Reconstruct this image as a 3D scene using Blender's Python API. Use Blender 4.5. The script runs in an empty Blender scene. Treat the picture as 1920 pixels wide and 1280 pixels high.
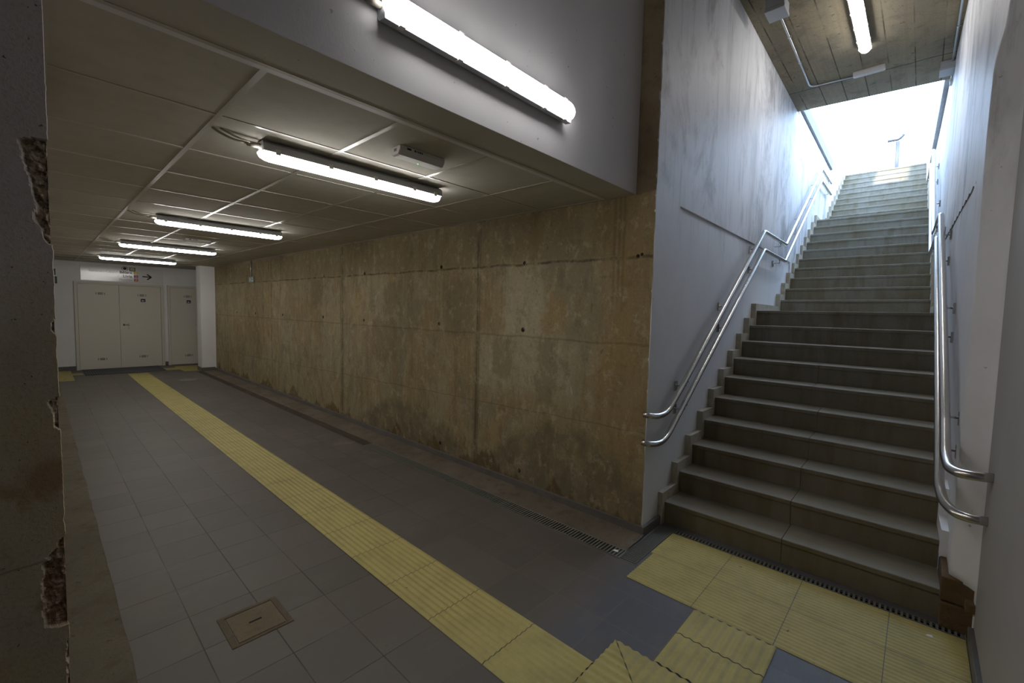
import bpy, bmesh, math, random
from mathutils import Vector, Matrix, noise as mnoise

random.seed(7)
C = bpy.context.scene.collection
sc = bpy.context.scene

# ------------------------------------------------------------------ camera
cam_d = bpy.data.cameras.new('camera')
cam = bpy.data.objects.new('camera', cam_d)
C.objects.link(cam)
R = ((0.7314639727, 0.6814732099, 0.0235525095),
     (0.0618228459, -0.0318805235, -0.9975778506),
     (-0.6790716637, 0.7311483409, -0.0654500676))
Mx = Matrix(((R[0][0], -R[1][0], -R[2][0]),
             (R[0][1], -R[1][1], -R[2][1]),
             (R[0][2], -R[1][2], -R[2][2])))
cam.matrix_world = Matrix.Translation((1.374, -2.894, 1.57)) @ Mx.to_4x4()
cam_d.sensor_width = 36.0
cam_d.lens = 823.616 / 1920 * 36.0
cam_d.clip_start = 0.02
cam_d.clip_end = 400
sc.camera = cam

# ------------------------------------------------------------------ world, sun, exposure
w = bpy.data.worlds.new('sky')
sc.world = w
w.use_nodes = True
wn = w.node_tree
bg = wn.nodes['Background']
bg.inputs[0].default_value = (0.50, 0.70, 1.0, 1)
bg.inputs[1].default_value = 10.5

sun_d = bpy.data.lights.new('sun', 'SUN')
sun_d.energy = 10.0
sun_d.angle = math.radians(0.6)
sun_d.color = (1.0, 0.96, 0.9)
sun = bpy.data.objects.new('sun', sun_d)
C.objects.link(sun)
sd = Vector((0.0, 0.777, -0.629)).normalized()      # direction the light travels
sun.rotation_euler = sd.to_track_quat('-Z', 'Y').to_euler()

sc.view_settings.view_transform = 'Standard'
sc.view_settings.look = 'None'
sc.view_settings.exposure = 0.0
sc.view_settings.gamma = 1.0
sc.view_settings.use_curve_mapping = False
sc.cycles.use_denoising = True
sc.cycles.max_bounces = 8
sc.cycles.diffuse_bounces = 6
sc.cycles.sample_clamp_indirect = 6.0
sc.cycles.caustics_reflective = False
sc.cycles.caustics_refractive = False
LAMP = 34.0            # emission of every lit tube diffuser

# ------------------------------------------------------------------ material helpers
class Mt:
    def __init__(s, name):
        s.m = bpy.data.materials.new(name)
        s.m.use_nodes = True
        s.t = s.m.node_tree
        s.b = s.t.nodes['Principled BSDF']
        s.tc = s.t.nodes.new('ShaderNodeTexCoord')
        s.P = s.tc.outputs['Object']
        s._sep = None

    def n(s, typ):
        return s.t.nodes.new(typ)

    def put(s, sock, v):
        if isinstance(v, (int, float)):
            sock.default_value = v
        elif isinstance(v, tuple):
            sock.default_value = v if len(v) != 3 or sock.type == 'VECTOR' else (*v, 1)
        else:
            s.t.links.new(v, sock)

    def sep(s):
        if s._sep is None:
            q = s.n('ShaderNodeSeparateXYZ')
            s.put(q.inputs[0], s.P)
            s._sep = q.outputs
        return s._sep

    def ma(s, op, a, b=0.0, c=0.0, clamp=False):
        q = s.n('ShaderNodeMath')
        q.operation = op
        q.use_clamp = clamp
        s.put(q.inputs[0], a); s.put(q.inputs[1], b)
        if op in ('MULTIPLY_ADD', 'COMPARE', 'WRAP'):
            s.put(q.inputs[2], c)
        return q.outputs[0]

    def scale(s, v):
        q = s.n('ShaderNodeMapping')
        s.put(q.inputs['Vector'], s.P)
        q.inputs['Scale'].default_value = v
        return q.outputs[0]

    def off(s, vec, o, sc_=(1, 1, 1)):
        q = s.n('ShaderNodeMapping')
        s.put(q.inputs['Vector'], vec)
        q.inputs['Location'].default_value = o
        q.inputs['Scale'].default_value = sc_
        return q.outputs[0]

    def noise(s, scale=1.0, detail=4.0, rough=0.55, vec=None, dist=0.0):
        q = s.n('ShaderNodeTexNoise')
        s.put(q.inputs['Vector'], vec or s.P)
        q.inputs['Scale'].default_value = scale
        q.inputs['Detail'].default_value = detail
        q.inputs['Roughness'].default_value = rough
        q.inputs['Distortion'].default_value = dist
        return q.outputs['Fac']

    def voro(s, scale, vec=None):
        q = s.n('ShaderNodeTexVoronoi')
        s.put(q.inputs['Vector'], vec or s.P)
        q.inputs['Scale'].default_value = scale
        return q.outputs['Distance']

    def ss(s, x, a, b, lo=0.0, hi=1.0):
        q = s.n('ShaderNodeMapRange')
        q.interpolation_type = 'SMOOTHSTEP'
        s.put(q.inputs[0], x)
        if a > b:
            a, b, lo, hi = b, a, hi, lo
        q.inputs[1].default_value = a; q.inputs[2].default_value = b
        q.inputs[3].default_value = lo; q.inputs[4].default_value = hi
        return q.outputs[0]

    def mix(s, f, a, b, mode='MIX'):
        q = s.n('ShaderNodeMix')
        q.data_type = 'RGBA'
        q.blend_type = mode
        s.put(q.inputs[0], f)
        s.put(q.inputs[6], a); s.put(q.inputs[7], b)
        return q.outputs[2]

    def line(s, x, pos, half, soft=None):
        d = s.ma('ABSOLUTE', s.ma('SUBTRACT', x, pos))
        return s.ss(d, half + (soft if soft else half), half)

    def box(s, x0, x1, z0, z1, soft, xs=None, zs=None):
        x = xs if xs is not None else s.sep()[0]
        z = zs if zs is not None else s.sep()[2]
        dx = s.ma('SUBTRACT', s.ma('ABSOLUTE', s.ma('SUBTRACT', x, (x0 + x1) / 2)), (x1 - x0) / 2)
        dz = s.ma('SUBTRACT', s.ma('ABSOLUTE', s.ma('SUBTRACT', z, (z0 + z1) / 2)), (z1 - z0) / 2)
        return s.ss(s.ma('MAXIMUM', dx, dz), soft, -soft)

    def any(s, *fs):
        r = fs[0]
        for f in fs[1:]:
            r = s.ma('MAXIMUM', r, f)
        return r

    def done(s, color, rough=0.6, metal=0.0, bump=None, bs=0.3, bd=0.01, emit=None, es=0.0, spec=None):
        s.put(s.b.inputs['Base Color'], color)
        s.put(s.b.inputs['Roughness'], rough)
        s.b.inputs['Metallic'].default_value = metal
        if spec is not None:
            s.b.inputs['Specular IOR Level'].default_value = spec
        if bump is not None:
            q = s.n('ShaderNodeBump')
            q.inputs['Strength'].default_value = bs
            q.inputs['Distance'].default_value = bd
            s.put(q.inputs['Height'], bump)
            s.put(s.b.inputs['Normal'], q.outputs[0])
        if emit is not None:
            s.put(s.b.inputs['Emission Color'], emit)
            s.b.inputs['Emission Strength'].default_value = es
        return s.m


def flat(name, col, rough=0.5, metal=0.0, emit=None, es=0.0):
    return Mt(name).done(col, rough, metal, emit=emit, es=es)


# ---- board-marked concrete of the passage wall (stains, joints and tie holes stay in the material)
def mat_concrete_wall():
    s = Mt('stained_concrete')
    x, y, z = s.sep()
    big = s.noise(0.55, 5, 0.6)
    mid = s.noise(2.4, 6, 0.62)
    fine = s.noise(38, 5, 0.7)
    streak = s.noise(1.0, 6, 0.65, s.scale((7.0, 7.0, 0.55)))
    streak2 = s.noise(1.0, 4, 0.6, s.scale((26.0, 26.0, 1.4)))
    col = s.mix(s.ss(big, 0.38, 0.62), (0.335, 0.262, 0.155), (0.325, 0.280, 0.200))
    col = s.mix(s.ss(streak, 0.42, 0.66, 0, 0.75), col, (0.275, 0.200, 0.105))
    col = s.mix(s.ss(mid, 0.5, 0.72, 0, 0.6), col, (0.42, 0.365, 0.265))
    col = s.mix(s.ss(streak2, 0.52, 0.75, 0, 0.35), col, (0.15, 0.12, 0.08))
    # cement skin residues: ragged pale and grey patches broken up by grit
    grit = s.noise(1, 7, 0.8, s.scale((14, 14, 9)))
    pn = s.noise(1, 7, 0.62, s.scale((1.5, 1.5, 1.0)), 0.8)
    pale = s.ss(s.ma('ADD', pn, s.ma('MULTIPLY', s.ma('SUBTRACT', grit, 0.5), 0.30)), 0.50, 0.55)
    col = s.mix(s.ma('MULTIPLY', pale, 0.55), col, (0.40, 0.345, 0.245))
    gn = s.noise(1, 7, 0.62, s.off(s.scale((2.2, 2.2, 0.9)), (4, 1, 7)), 0.7)
    greyp = s.ss(s.ma('ADD', gn, s.ma('MULTIPLY', s.ma('SUBTRACT', grit, 0.5), 0.35)), 0.53, 0.60)
    col = s.mix(s.ma('MULTIPLY', greyp, 0.6), col, (0.235, 0.205, 0.155))
    on = s.noise(1, 6, 0.6, s.off(s.scale((2.6, 2.6, 1.1)), (9, 3, 2)), 0.5)
    col = s.mix(s.ss(on, 0.52, 0.66, 0, 0.55), col, (0.36, 0.255, 0.125))
    # upper lift is browner
    wob = s.ma('MULTIPLY', s.ma('SUBTRACT', s.noise(3.0, 4, 0.6), 0.5), 0.05)
    zw = s.ma('ADD', z, wob)
    jz = s.ma('ADD', zw, s.ma('MULTIPLY', x, 0.008))
    upper = s.ss(jz, 1.985, 2.015)
    col = s.mix(s.ma('MULTIPLY', upper, 0.5), col, (0.225, 0.175, 0.10))
    # repaired patches near the corner
    dn = s.ma('ADD', s.ma('MULTIPLY', s.ma('SUBTRACT', s.noise(5.0, 6, 0.7), 0.5), 0.36), s.ma('MULTIPLY', s.ma('SUBTRACT', grit, 0.5), 0.10))
    xd = s.ma('ADD', x, dn); zd = s.ma('ADD', z, s.ma('MULTIPLY', dn, 0.8))
    light = s.any(s.box(-1.42, -0.98, 1.25, 2.0, 0.05, xd, zd), s.box(-1.75, -0.60, 0.85, 1.32, 0.14, xd, zd))
    col = s.mix(s.ma('MULTIPLY', light, 0.6), col, (0.44, 0.40, 0.31))
    dark = s.any(s.box(-1.02, -0.80, 0.80, 1.33, 0.025, xd, zd), s.box(-1.55, -1.32, 0.98, 1.34, 0.03, xd, zd),
                 s.box(-3.75, -3.2, 0.95, 1.46, 0.04, xd, zd), s.box(-3.45, -3.1, 1.5, 1.9, 0.05, xd, zd),
                 s.box(-2.3, -1.85, 1.30, 1.9, 0.07, xd, zd),
                 s.box(-5.6, -5.2, 1.6, 2.0, 0.06, xd, zd))
    col = s.mix(s.ma('MULTIPLY', dark, 0.6), col, (0.205, 0.165, 0.11))
    brown = s.any(s.box(-0.94, -0.72, 1.42, 1.75, 0.03, xd, zd), s.box(-0.42, 0.0, 0.1, 2.4, 0.16, xd, zd))
    col = s.mix(s.ma('MULTIPLY', brown, 0.55), col, (0.33, 0.225, 0.105))
    # damp crescents
    def crescent(cx, halfw, top, soft):
        d = s.ma('POWER', s.ma('ABSOLUTE', s.ma('DIVIDE', s.ma('SUBTRACT', xd, cx), halfw)), 2.0)
        h = s.ma('MULTIPLY', s.ma('SUBTRACT', 1.0, d), top)
        return s.ss(s.ma('SUBTRACT', h, zd), -soft, soft * 2)
    dampf = s.any(crescent(-0.75, 1.05, 0.66, 0.05), crescent(-3.0, 1.3, 0.52, 0.05))
    dampn = s.ma('MULTIPLY', dampf, s.ss(s.noise(4.0, 5, 0.7), 0.3, 0.62, 0.15, 0.85))
    col = s.mix(dampn, col, (0.17, 0.145, 0.10))
    # brown tide mark along the foot
    tide_h = s.ma('ADD', s.ss(s.noise(1.0, 5, 0.6, s.scale((1.5, 1.5, 0.0))), 0.40, 0.68, 0.03, 0.30), s.ma('MULTIPLY', dn, 0.45))
    tf = s.ss(s.ma('SUBTRACT', tide_h, z), -0.01, 0.05)
    col = s.mix(s.ma('MULTIPLY', tf, 0.75), col, (0.125, 0.083, 0.035))
    # small dark scabs
    sc1 = s.ma('MULTIPLY', s.ss(s.noise(1, 6, 0.8, s.scale((22, 22, 11))), 0.56, 0.66), s.ss(s.noise(1.7, 3, 0.5), 0.42, 0.58, 0.15, 1))
    col = s.mix(s.ma('MULTIPLY', sc1, 0.7), col, (0.12, 0.095, 0.06))
    sc2 = s.ss(s.noise(1, 7, 0.75, s.scale((9, 9, 5))), 0.55, 0.68)
    col = s.mix(s.ma('MULTIPLY', sc2, 0.5), col, (0.46, 0.41, 0.31))
    col = s.mix(s.ss(fine, 0.35, 0.7, 0, 0.22), col, (0.12, 0.10, 0.07))
    # formwork joints
    xj = s.ma('ADD', x, s.ma('MULTIPLY', wob, 0.25))
    jv = s.any(*[s.line(xj, p, 0.006 if p > -5 else 0.008, 0.016) for p in (-1.78, -4.57, -7.33, -10.1)])
    jv2 = s.any(*([s.line(xj, p, 0.003, 0.01) for p in (-1.75, -4.62)] + [s.ma('MULTIPLY', s.line(xj, p, 0.004, 0.014), s.ss(z, 1.5, 1.8)) for p in (-0.235, -0.27, -0.31)]))
    jh = s.any(s.line(jz, 1.982, 0.004, 0.013))
    jh2 = s.any(s.line(s.ma('ADD', zw, s.ma('MULTIPLY', x, -0.02)), 0.74, 0.002, 0.006),
                s.line(zw, 1.36, 0.002, 0.012))
    joints = s.any(s.ma('MULTIPLY', s.any(s.ma('MULTIPLY', jv, .85), jh), s.ss(s.noise(7, 5, 0.7), 0.36, 0.58, 0.12, 1)), s.ma('MULTIPLY', s.any(jv2, jh2), 0.4))
    col = s.mix(s.ma('MULTIPLY', joints, 0.75), col, (0.055, 0.042, 0.025))
    halo = s.any(*[s.line(xj, p, 0.0, 0.075) for p in (-1.78, -4.57)])
    col = s.mix(s.ma('MULTIPLY', halo, s.ss(z, 2.2, 0.5, 0.15, 0.6)), col, (0.13, 0.10, 0.06))
    # scuffs
    scf = s.any(s.box(-0.415, -0.405, 0.93, 0.985, 0.003, s.ma('ADD', x, s.ma('MULTIPLY', z, 0.25)), z),
                s.box(-1.60, -1.58, 1.02, 1.05, 0.008))
    col = s.mix(s.ma('MULTIPLY', scf, 0.7), col, (0.5, 0.48, 0.42))
    # tie holes
    holes = []
    for hx, hz, r in ((-1.185, 2.003, .017), (-1.187, 1.422, .02), (-2.38, 1.433, .02), (-5.18, 1.439, .022),
                      (-6.79, 1.438, .022), (-3.97, 1.426, .018), (-2.335, .154, .02), (-1.191, .155, .018),
                      (-8.2, 1.44, .022), (-9.4, 1.44, .022), (-2.35, 2.03, .02), (-3.95, 2.03, .02), (-5.15, 2.04, .02),
                      (-.12, 1.99, .013), (-.09, 2.0, .012)):
        dx = s.ma('SUBTRACT', x, hx); dz = s.ma('SUBTRACT', z, hz)
        d = s.ma('SQRT', s.ma('ADD', s.ma('MULTIPLY', dx, dx), s.ma('MULTIPLY', dz, dz)))
        holes.append(s.ss(d, r * 1.15, r * 0.85))
    hh = s.any(*holes)
    col = s.mix(hh, col, (0.012, 0.010, 0.007))
    m1 = s.noise(1, 9, 0.78, s.scale((6, 6, 4)))
    col = s.mix(s.ss(m1, 0.50, 0.62, 0, 0.45), col, (0.15, 0.125, 0.08))
    m2 = s.noise(1, 9, 0.78, s.off(s.scale((8, 8, 6)), (7, 7, 3)))
    col = s.mix(s.ss(m2, 0.52, 0.64, 0, 0.5), col, (0.50, 0.445, 0.33))
    vs_ = s.noise(1, 7, 0.75, s.off(s.scale((30, 30, 2.5)), (1, 2, 3)))
    col = s.mix(s.ma('MULTIPLY', s.ss(vs_, 0.56, 0.66), s.ss(s.noise(1.3, 3, .5), .45, .6, 0, .6)), col, (0.11, 0.09, 0.06))
    speck = s.ss(s.noise(1, 4, 0.8, s.scale((60, 60, 38))), 0.60, 0.70)
    col = s.mix(s.ma('MULTIPLY', speck, 0.55), col, (0.10, 0.08, 0.05))
    col = s.mix(1.0, col, (0.97, 0.965, 0.88), 'MULTIPLY')
    h = s.ma('ADD', s.ma('MULTIPLY', fine, 0.25), s.ma('MULTIPLY', mid, 0.5))
    h = s.ma('SUBTRACT', h, s.ma('MULTIPLY', joints, 0.8))
    return s.done(col, 0.86, bump=h, bs=0.35, bd=0.008, spec=0.25)


def mat_concrete(name, c1, c2, c3, sc_=1.0, boards=None, rough=0.85, spots=0.5, orange=0.0):
    s = Mt(name)
    x, y, z = s.sep()
    big = s.noise(0.9 * sc_, 5, 0.6); mid = s.noise(4 * sc_, 6, 0.65); fine = s.noise(45 * sc_, 5, 0.7)
    col = s.mix(s.ss(big, 0.35, 0.65), c1, c2)
    col = s.mix(s.ss(mid, 0.48, 0.72, 0, 0.65), col, c3)
    col = s.mix(s.ss(fine, 0.4, 0.75, 0, 0.3), col, tuple(v * 0.45 for v in c3))
    if orange:
        col = s.mix(s.ma('MULTIPLY', s.ss(s.noise(2.6 * sc_, 4, 0.6, s.off(s.P, (3, 5, 9))), 0.52, 0.66), orange), col, (0.16, 0.085, 0.03))
    h = s.ma('ADD', s.ma('MULTIPLY', fine, 0.3), mid)
    if spots:
        sp = s.ma('MULTIPLY', s.ss(s.noise(13 * sc_, 3, 0.6), 0.66, 0.72), spots)
        col = s.mix(sp, col, tuple(v * 0.25 for v in c1))
        h = s.ma('SUBTRACT', h, sp)
    if boards:
        per, jy = boards
        d = s.ma('PINGPONG', s.ma('ADD', x, 10.0 + jy + 0.0), per / 2)
        cell = s.ma('FLOOR', s.ma('DIVIDE', s.ma('ADD', x, 10.0 + jy), per))
        wn_ = s.n('ShaderNodeTexWhiteNoise'); wn_.noise_dimensions = '1D'
        s.put(wn_.inputs['W'], cell)
        col = s.mix(s.ma('MULTIPLY', wn_.outputs[0], 0.35), col, tuple(v * 0.6 for v in c2))
        grain = s.noise(1.0, 5, 0.65, s.scale((22, 1.2, 1)))
        col = s.mix(s.ss(grain, 0.45, 0.7, 0, 0.4), col, tuple(v * 0.55 for v in c1))
        ln = s.ss(d, 0.007, 0.003)
        col = s.mix(s.ma('MULTIPLY', ln, s.ss(s.noise(1.5, 3, .6), .42, .6, .06, .8)), col, (0.03, 0.025, 0.018))
        bl = s.noise(1, 7, .75, s.scale((9, 14, 9)))
        col = s.mix(s.ss(bl, .58, .70, 0, .6), col, (0.09, 0.075, 0.05))
        lz = s.line(s.ma('ADD', s.ma('ADD', y, s.ma('MULTIPLY', s.noise(3, 3, .5), 0.05)), s.ma('MULTIPLY', x, -0.05)), 3.86, 0.003, 0.01)
        col = s.mix(s.ma('MULTIPLY', lz, 0.8), col, (0.03, 0.025, 0.02))
    return s.done(col, rough, bump=h, bs=0.4, bd=0.008, spec=0.25)


def mat_plaster(name, base=(0.66, 0.66, 0.67), dirt=0.5, rough=0.55, streaks=True):
    s = Mt(name)
    x, y, z = s.sep()
    fine = s.noise(60, 4, 0.6); mid = s.noise(3.0, 5, 0.6)
    col = s.mix(s.ss(mid, 0.4, 0.7, 0, 0.35), base, tuple(v * 0.88 for v in base))
    if streaks:
        v = s.noise(1.0, 6, 0.68, s.scale((3.2, 3.2, 0.75)))
        area = s.ss(s.noise(0.6, 3, 0.5), 0.36, 0.6)
        bl = s.noise(1, 8, 0.7, s.scale((1.6, 1.6, 1.1)), 0.4)
        f0 = s.ma('MULTIPLY', s.ma('MULTIPLY', s.ss(bl, 0.48, 0.68), s.ss(z, 1.9, 2.6)), dirt)
        col = s.mix(f0, col, (0.36, 0.35, 0.355))
        f = s.ma('MULTIPLY', s.ma('MULTIPLY', s.ss(v, 0.46, 0.72), area), dirt)
        hi = s.ss(z, 1.9, 2.6)
        f = s.ma('MULTIPLY', f, hi)
        col = s.mix(f, col, (0.26, 0.25, 0.25))
        v2 = s.noise(1.0, 5, 0.7, s.scale((16, 16, 1.1)))
        col = s.mix(s.ma('MULTIPLY', s.ma('MULTIPLY', s.ss(v2, 0.52, 0.72), hi), dirt * 0.5), col, (0.34, 0.33, 0.33))
    sp = s.ss(s.noise(30, 2, 0.5), 0.74, 0.78, 0, 0.6)
    col = s.mix(sp, col, (0.2, 0.19, 0.18))
    roll = s.noise(1, 4, 0.6, s.scale((150, 150, 60)))
    h = s.ma('ADD', s.ma('MULTIPLY', fine, 0.6), s.ma('MULTIPLY', roll, 0.4))
    return s.done(col, rough, bump=h, bs=0.22, bd=0.004)


def mat_floor():
    s = Mt('floor_tiles')
    x, y, z = s.sep()
    px = 0.3055
    near = s.ss(y, -1.401, -1.399, 1, 0)
    ox = s.ma('ADD', s.ma('MULTIPLY', near, -0.026), 30.55 - 0.265)
    py = 0.2765
    oy = s.ma('ADD', s.ma('MULTIPLY', near, 1.600 - 1.235), 27.65 + 1.235 - 0.3655 + 0.3655)
    xs = s.ma('ADD', x, ox); ys = s.ma('ADD', y, oy)
    dx = s.ma('PINGPONG', xs, px / 2); dy = s.ma('PINGPONG', ys, py / 2)
    cx = s.ma('FLOOR', s.ma('DIVIDE', xs, px)); cy = s.ma('FLOOR', s.ma('DIVIDE', ys, py))
    cmb = s.n('ShaderNodeCombineXYZ')
    s.put(cmb.inputs[0], cx); s.put(cmb.inputs[1], cy)
    wn_ = s.n('ShaderNodeTexWhiteNoise'); wn_.noise_dimensions = '2D'
    s.put(wn_.inputs['Vector'], cmb.outputs[0])
    rnd = wn_.outputs[0]
    col = s.mix(rnd, (0.112, 0.100, 0.089), (0.134, 0.118, 0.104))
    # bluish tone on the tiles by the stair foot
    blue = s.ss(x, 0.0, 0.25)
    blue = s.ma('MULTIPLY', blue, s.ss(y, -1.30, -1.22))
    col = s.mix(blue, col, s.mix(rnd, (0.100, 0.101, 0.110), (0.120, 0.121, 0.134)))
    cloud = s.noise(2.2, 5, 0.62)
    col = s.mix(s.ss(cloud, 0.45, 0.75, 0, 0.45), col, (0.180, 0.163, 0.142))
    dusty = s.ma('MULTIPLY', s.ss(s.noise(5, 5, .65), .5, .7), s.box(-4.3, -2.6, -0.75, -0.2, 0.25, x, y))
    col = s.mix(s.ma('MULTIPLY', dusty, .55), col, (0.26, 0.23, 0.18))
    scr = s.noise(1, 5, 0.7, s.scale((22, 4, 1)))
    col = s.mix(s.ss(scr, 0.58, 0.78, 0, 0.3), col, (0.21, 0.195, 0.175))
    dk = s.noise(26, 3, 0.6)
    col = s.mix(s.ss(dk, 0.70, 0.76, 0, 0.6), col, (0.05, 0.045, 0.04))
    g = s.any(s.ss(dx, 0.0032, 0.0014), s.ss(dy, 0.0032, 0.0014))
    fade = s.ss(s.noise(3, 4, .6), .3, .6, .25, 1)
    gcol = s.mix(s.ss(s.ma('ADD', x, s.ma('MULTIPLY', y, 1.4)), -3.2, -1.9), (0.035, 0.028, 0.022), (0.17, 0.135, 0.11))
    col = s.mix(s.ma('MULTIPLY', g, fade), col, gcol)
    rough = s.ma('ADD', s.ma('MULTIPLY', cloud, 0.25), 0.42)
    h = s.ma('SUBTRACT', s.ma('MULTIPLY', s.noise(70, 3, .6), 0.15), g)
    return s.done(col, rough, bump=h, bs=0.3, bd=0.003, spec=0.4)


def mat_step():
    s = Mt('step_terrazzo')
    x, y, z = s.sep()
    big = s.noise(1.6, 5, 0.6); mid = s.noise(7, 5, 0.65); fine = s.noise(120, 3, 0.6)
    col = s.mix(s.ss(big, 0.38, 0.62), (0.225, 0.205, 0.150), (0.265, 0.255, 0.215))
    col = s.mix(s.ss(mid, 0.5, 0.75, 0, 0.5), col, (0.18, 0.155, 0.095))
    col = s.mix(s.ss(fine, 0.4, 0.7, 0, 0.25), col, (0.1, 0.09, 0.07))
    drip = s.noise(1, 5, .65, s.scale((9, 9, 1.5)))
    geo = s.n('ShaderNodeNewGeometry')
    nz = s.n('ShaderNodeSeparateXYZ'); s.put(nz.inputs[0], geo.outputs['Normal'])
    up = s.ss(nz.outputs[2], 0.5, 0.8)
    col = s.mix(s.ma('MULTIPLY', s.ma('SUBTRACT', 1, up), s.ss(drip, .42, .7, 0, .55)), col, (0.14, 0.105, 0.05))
    # treads painted paler: the light they catch from above
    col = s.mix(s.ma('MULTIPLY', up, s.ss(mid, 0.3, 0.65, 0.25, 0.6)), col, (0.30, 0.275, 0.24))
    # lower flight toned darker: stairwell shade put into the colour, with riser dirt
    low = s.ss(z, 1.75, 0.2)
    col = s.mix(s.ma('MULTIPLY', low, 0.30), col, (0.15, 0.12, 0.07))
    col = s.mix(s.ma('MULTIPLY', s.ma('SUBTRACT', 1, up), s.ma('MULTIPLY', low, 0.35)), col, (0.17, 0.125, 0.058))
    return s.done(col, 0.72, bump=s.ma('ADD', fine, s.ma('MULTIPLY', mid, 2)), bs=0.15, bd=0.003, spec=0.3)


def mat_ceiling():
    s = Mt('ceiling_tile')
    f = s.noise(9, 5, 0.65); g = s.noise(120, 3, 0.7)
    col = s.mix(s.ss(f, 0.4, 0.7), (0.50, 0.485, 0.425), (0.46, 0.445, 0.385))
    return s.done(col, 0.9, bump=g, bs=0.2, bd=0.002, spec=0.1)


def mat_yellow(name='tactile_yellow', k=1.0):
    s = Mt(name)
    a = s.noise(6, 5, .6); b = s.noise(45, 4, .6)
    col = s.mix(s.ss(a, .4, .7), (0.47 * k, 0.41 * k, 0.145 * k), (0.40 * k, 0.345 * k, 0.125 * k))
    col = s.mix(s.ss(b, .5, .75, 0, .3), col, (0.30, 0.25, 0.09))
    sp = s.ss(s.noise(20, 2, .5), .745, .77, 0, .8)
    col = s.mix(sp, col, (0.10, 0.07, 0.03))
    return s.done(col, 0.62, bump=b, bs=0.1, bd=0.002)


def mat_steel():
    s = Mt('stainless_steel')
    return s.done((0.60, 0.585, 0.56), 0.24, 1.0)


M = {}
M['wallc'] = mat_concrete_wall()
M['strip'] = mat_concrete('rough_concrete_edge', (0.27, 0.205, 0.125), (0.34, 0.27, 0.175), (0.16, 0.12, 0.07), 2.5, orange=.2)
M['slab'] = mat_concrete('board_marked_slab', (0.34, 0.285, 0.185), (0.27, 0.235, 0.17), (0.16, 0.14, 0.105), 1.3, boards=(0.2225, -0.02), spots=.9)
M['gutter'] = mat_concrete('gutter_concrete', (0.14, 0.118, 0.09), (0.19, 0.16, 0.125), (0.09, 0.073, 0.054), 2.0)
M['kerb'] = mat_concrete('kerb_concrete', (0.125, 0.108, 0.078), (0.155, 0.135, 0.10), (0.085, 0.07, 0.047), 2.0)
M['coping'] = mat_concrete('coping_concrete', (0.30, 0.30, 0.30), (0.36, 0.36, 0.35), (0.22, 0.22, 0.22), 2.0)
M['brown'] = mat_concrete('bare_brick', (0.13, 0.085, 0.045), (0.17, 0.115, 0.06), (0.08, 0.05, 0.03), 4.0, orange=.4)
M['plaster'] = mat_plaster('white_plaster', (0.78, 0.78, 0.80), 0.95)
M['plaster_clean'] = mat_plaster('clean_plaster', (0.70, 0.69, 0.71), 0, streaks=False)
M['plaster_far'] = mat_plaster('far_wall_paint', (0.84, 0.84, 0.86), 0, streaks=False)
M['plaster_shaded'] = mat_plaster('shaded_plaster', (0.37, 0.36, 0.35), 0, streaks=False)  # darker plaster: the dim light on the near right wall put into its colour
M['floor'] = mat_floor()
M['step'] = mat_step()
M['ceil'] = mat_ceiling()
M['grid'] = flat('ceiling_grid_white', (0.44, 0.425, 0.37), 0.3)
M['soffit'] = mat_plaster('soffit_paint', (0.50, 0.48, 0.415), 0, 0.8, streaks=False)
M['yellow'] = mat_yellow()
M['skirt'] = mat_concrete('grey_skirting', (0.15, 0.14, 0.135), (0.18, 0.165, 0.155), (0.12, 0.11, 0.10), 3.0, rough=.5, spots=0)
M['cream'] = mat_concrete('cream_skirting', (0.42, 0.385, 0.30), (0.48, 0.445, 0.37), (0.30, 0.265, 0.18), 3.0, rough=.6, spots=0)
M['steel'] = mat_steel()
M['galv'] = flat('galvanised_steel', (0.55, 0.58, 0.60), 0.35, 0.9)
M['iron'] = flat('grate_iron', (0.17, 0.168, 0.15), 0.7, 0.0)
M['zinc'] = flat('grate_zinc', (0.15, 0.15, 0.14), 0.6, 0.3)
M['dark'] = flat('dark_channel', (0.012, 0.011, 0.010), 0.9)
M['dirt'] = mat_concrete('dirt_fill', (0.07, 0.058, 0.045), (0.09, 0.075, 0.055), (0.05, 0.04, 0.03), 4.0)
M['housing'] = flat('lamp_housing_grey', (0.42, 0.43, 0.45), 0.45)
M['clip'] = flat('lamp_clip', (0.6, 0.6, 0.6), 0.4)
M['lens'] = flat('lit_diffuser', (0.9, 0.9, 0.9), 0.4, emit=(1.0, 0.97, 0.93), es=LAMP)
M['lens_dim'] = flat('lit_diffuser_aged', (0.9, 0.9, 0.9), 0.4, emit=(1.0, 0.97, 0.95), es=20.0)
M['cable'] = flat('cable_beige', (0.30, 0.28, 0.23), 0.5)
M['white'] = flat('white_plastic', (0.62, 0.60, 0.57), 0.35)
M['led'] = flat('green_led', (0.1, 0.8, 0.3), 0.3, emit=(0.3, 1.0, 0.5), es=2.0)
M['black'] = flat('black_print', (0.015, 0.015, 0.015), 0.6)
M['door'] = flat('cream_door_paint', (0.74, 0.71, 0.62), 0.5)
M['doorf'] = flat('cream_frame_paint', (0.70, 0.67, 0.58), 0.5)
M['vent'] = flat('door_vent_dark', (0.16, 0.155, 0.135), 0.7)
M['navy'] = flat('navy_sticker', (0.012, 0.014, 0.06), 0.4)
M['sign'] = flat('glossy_white_sign', (0.80, 0.80, 0.80), 0.12)
M['grey_txt'] = flat('faint_grey_print', (0.42, 0.42, 0.42), 0.5)
M['s_yel'] = flat('line_yellow', (0.75, 0.58, 0.10), 0.4)
M['s_mag'] = flat('line_magenta', (0.42, 0.05, 0.30), 0.4)
M['s_ora'] = flat('line_orange', (0.55, 0.12, 0.04), 0.4)
M['green'] = flat('exit_green', (0.004, 0.045, 0.012), 0.4)
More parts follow.
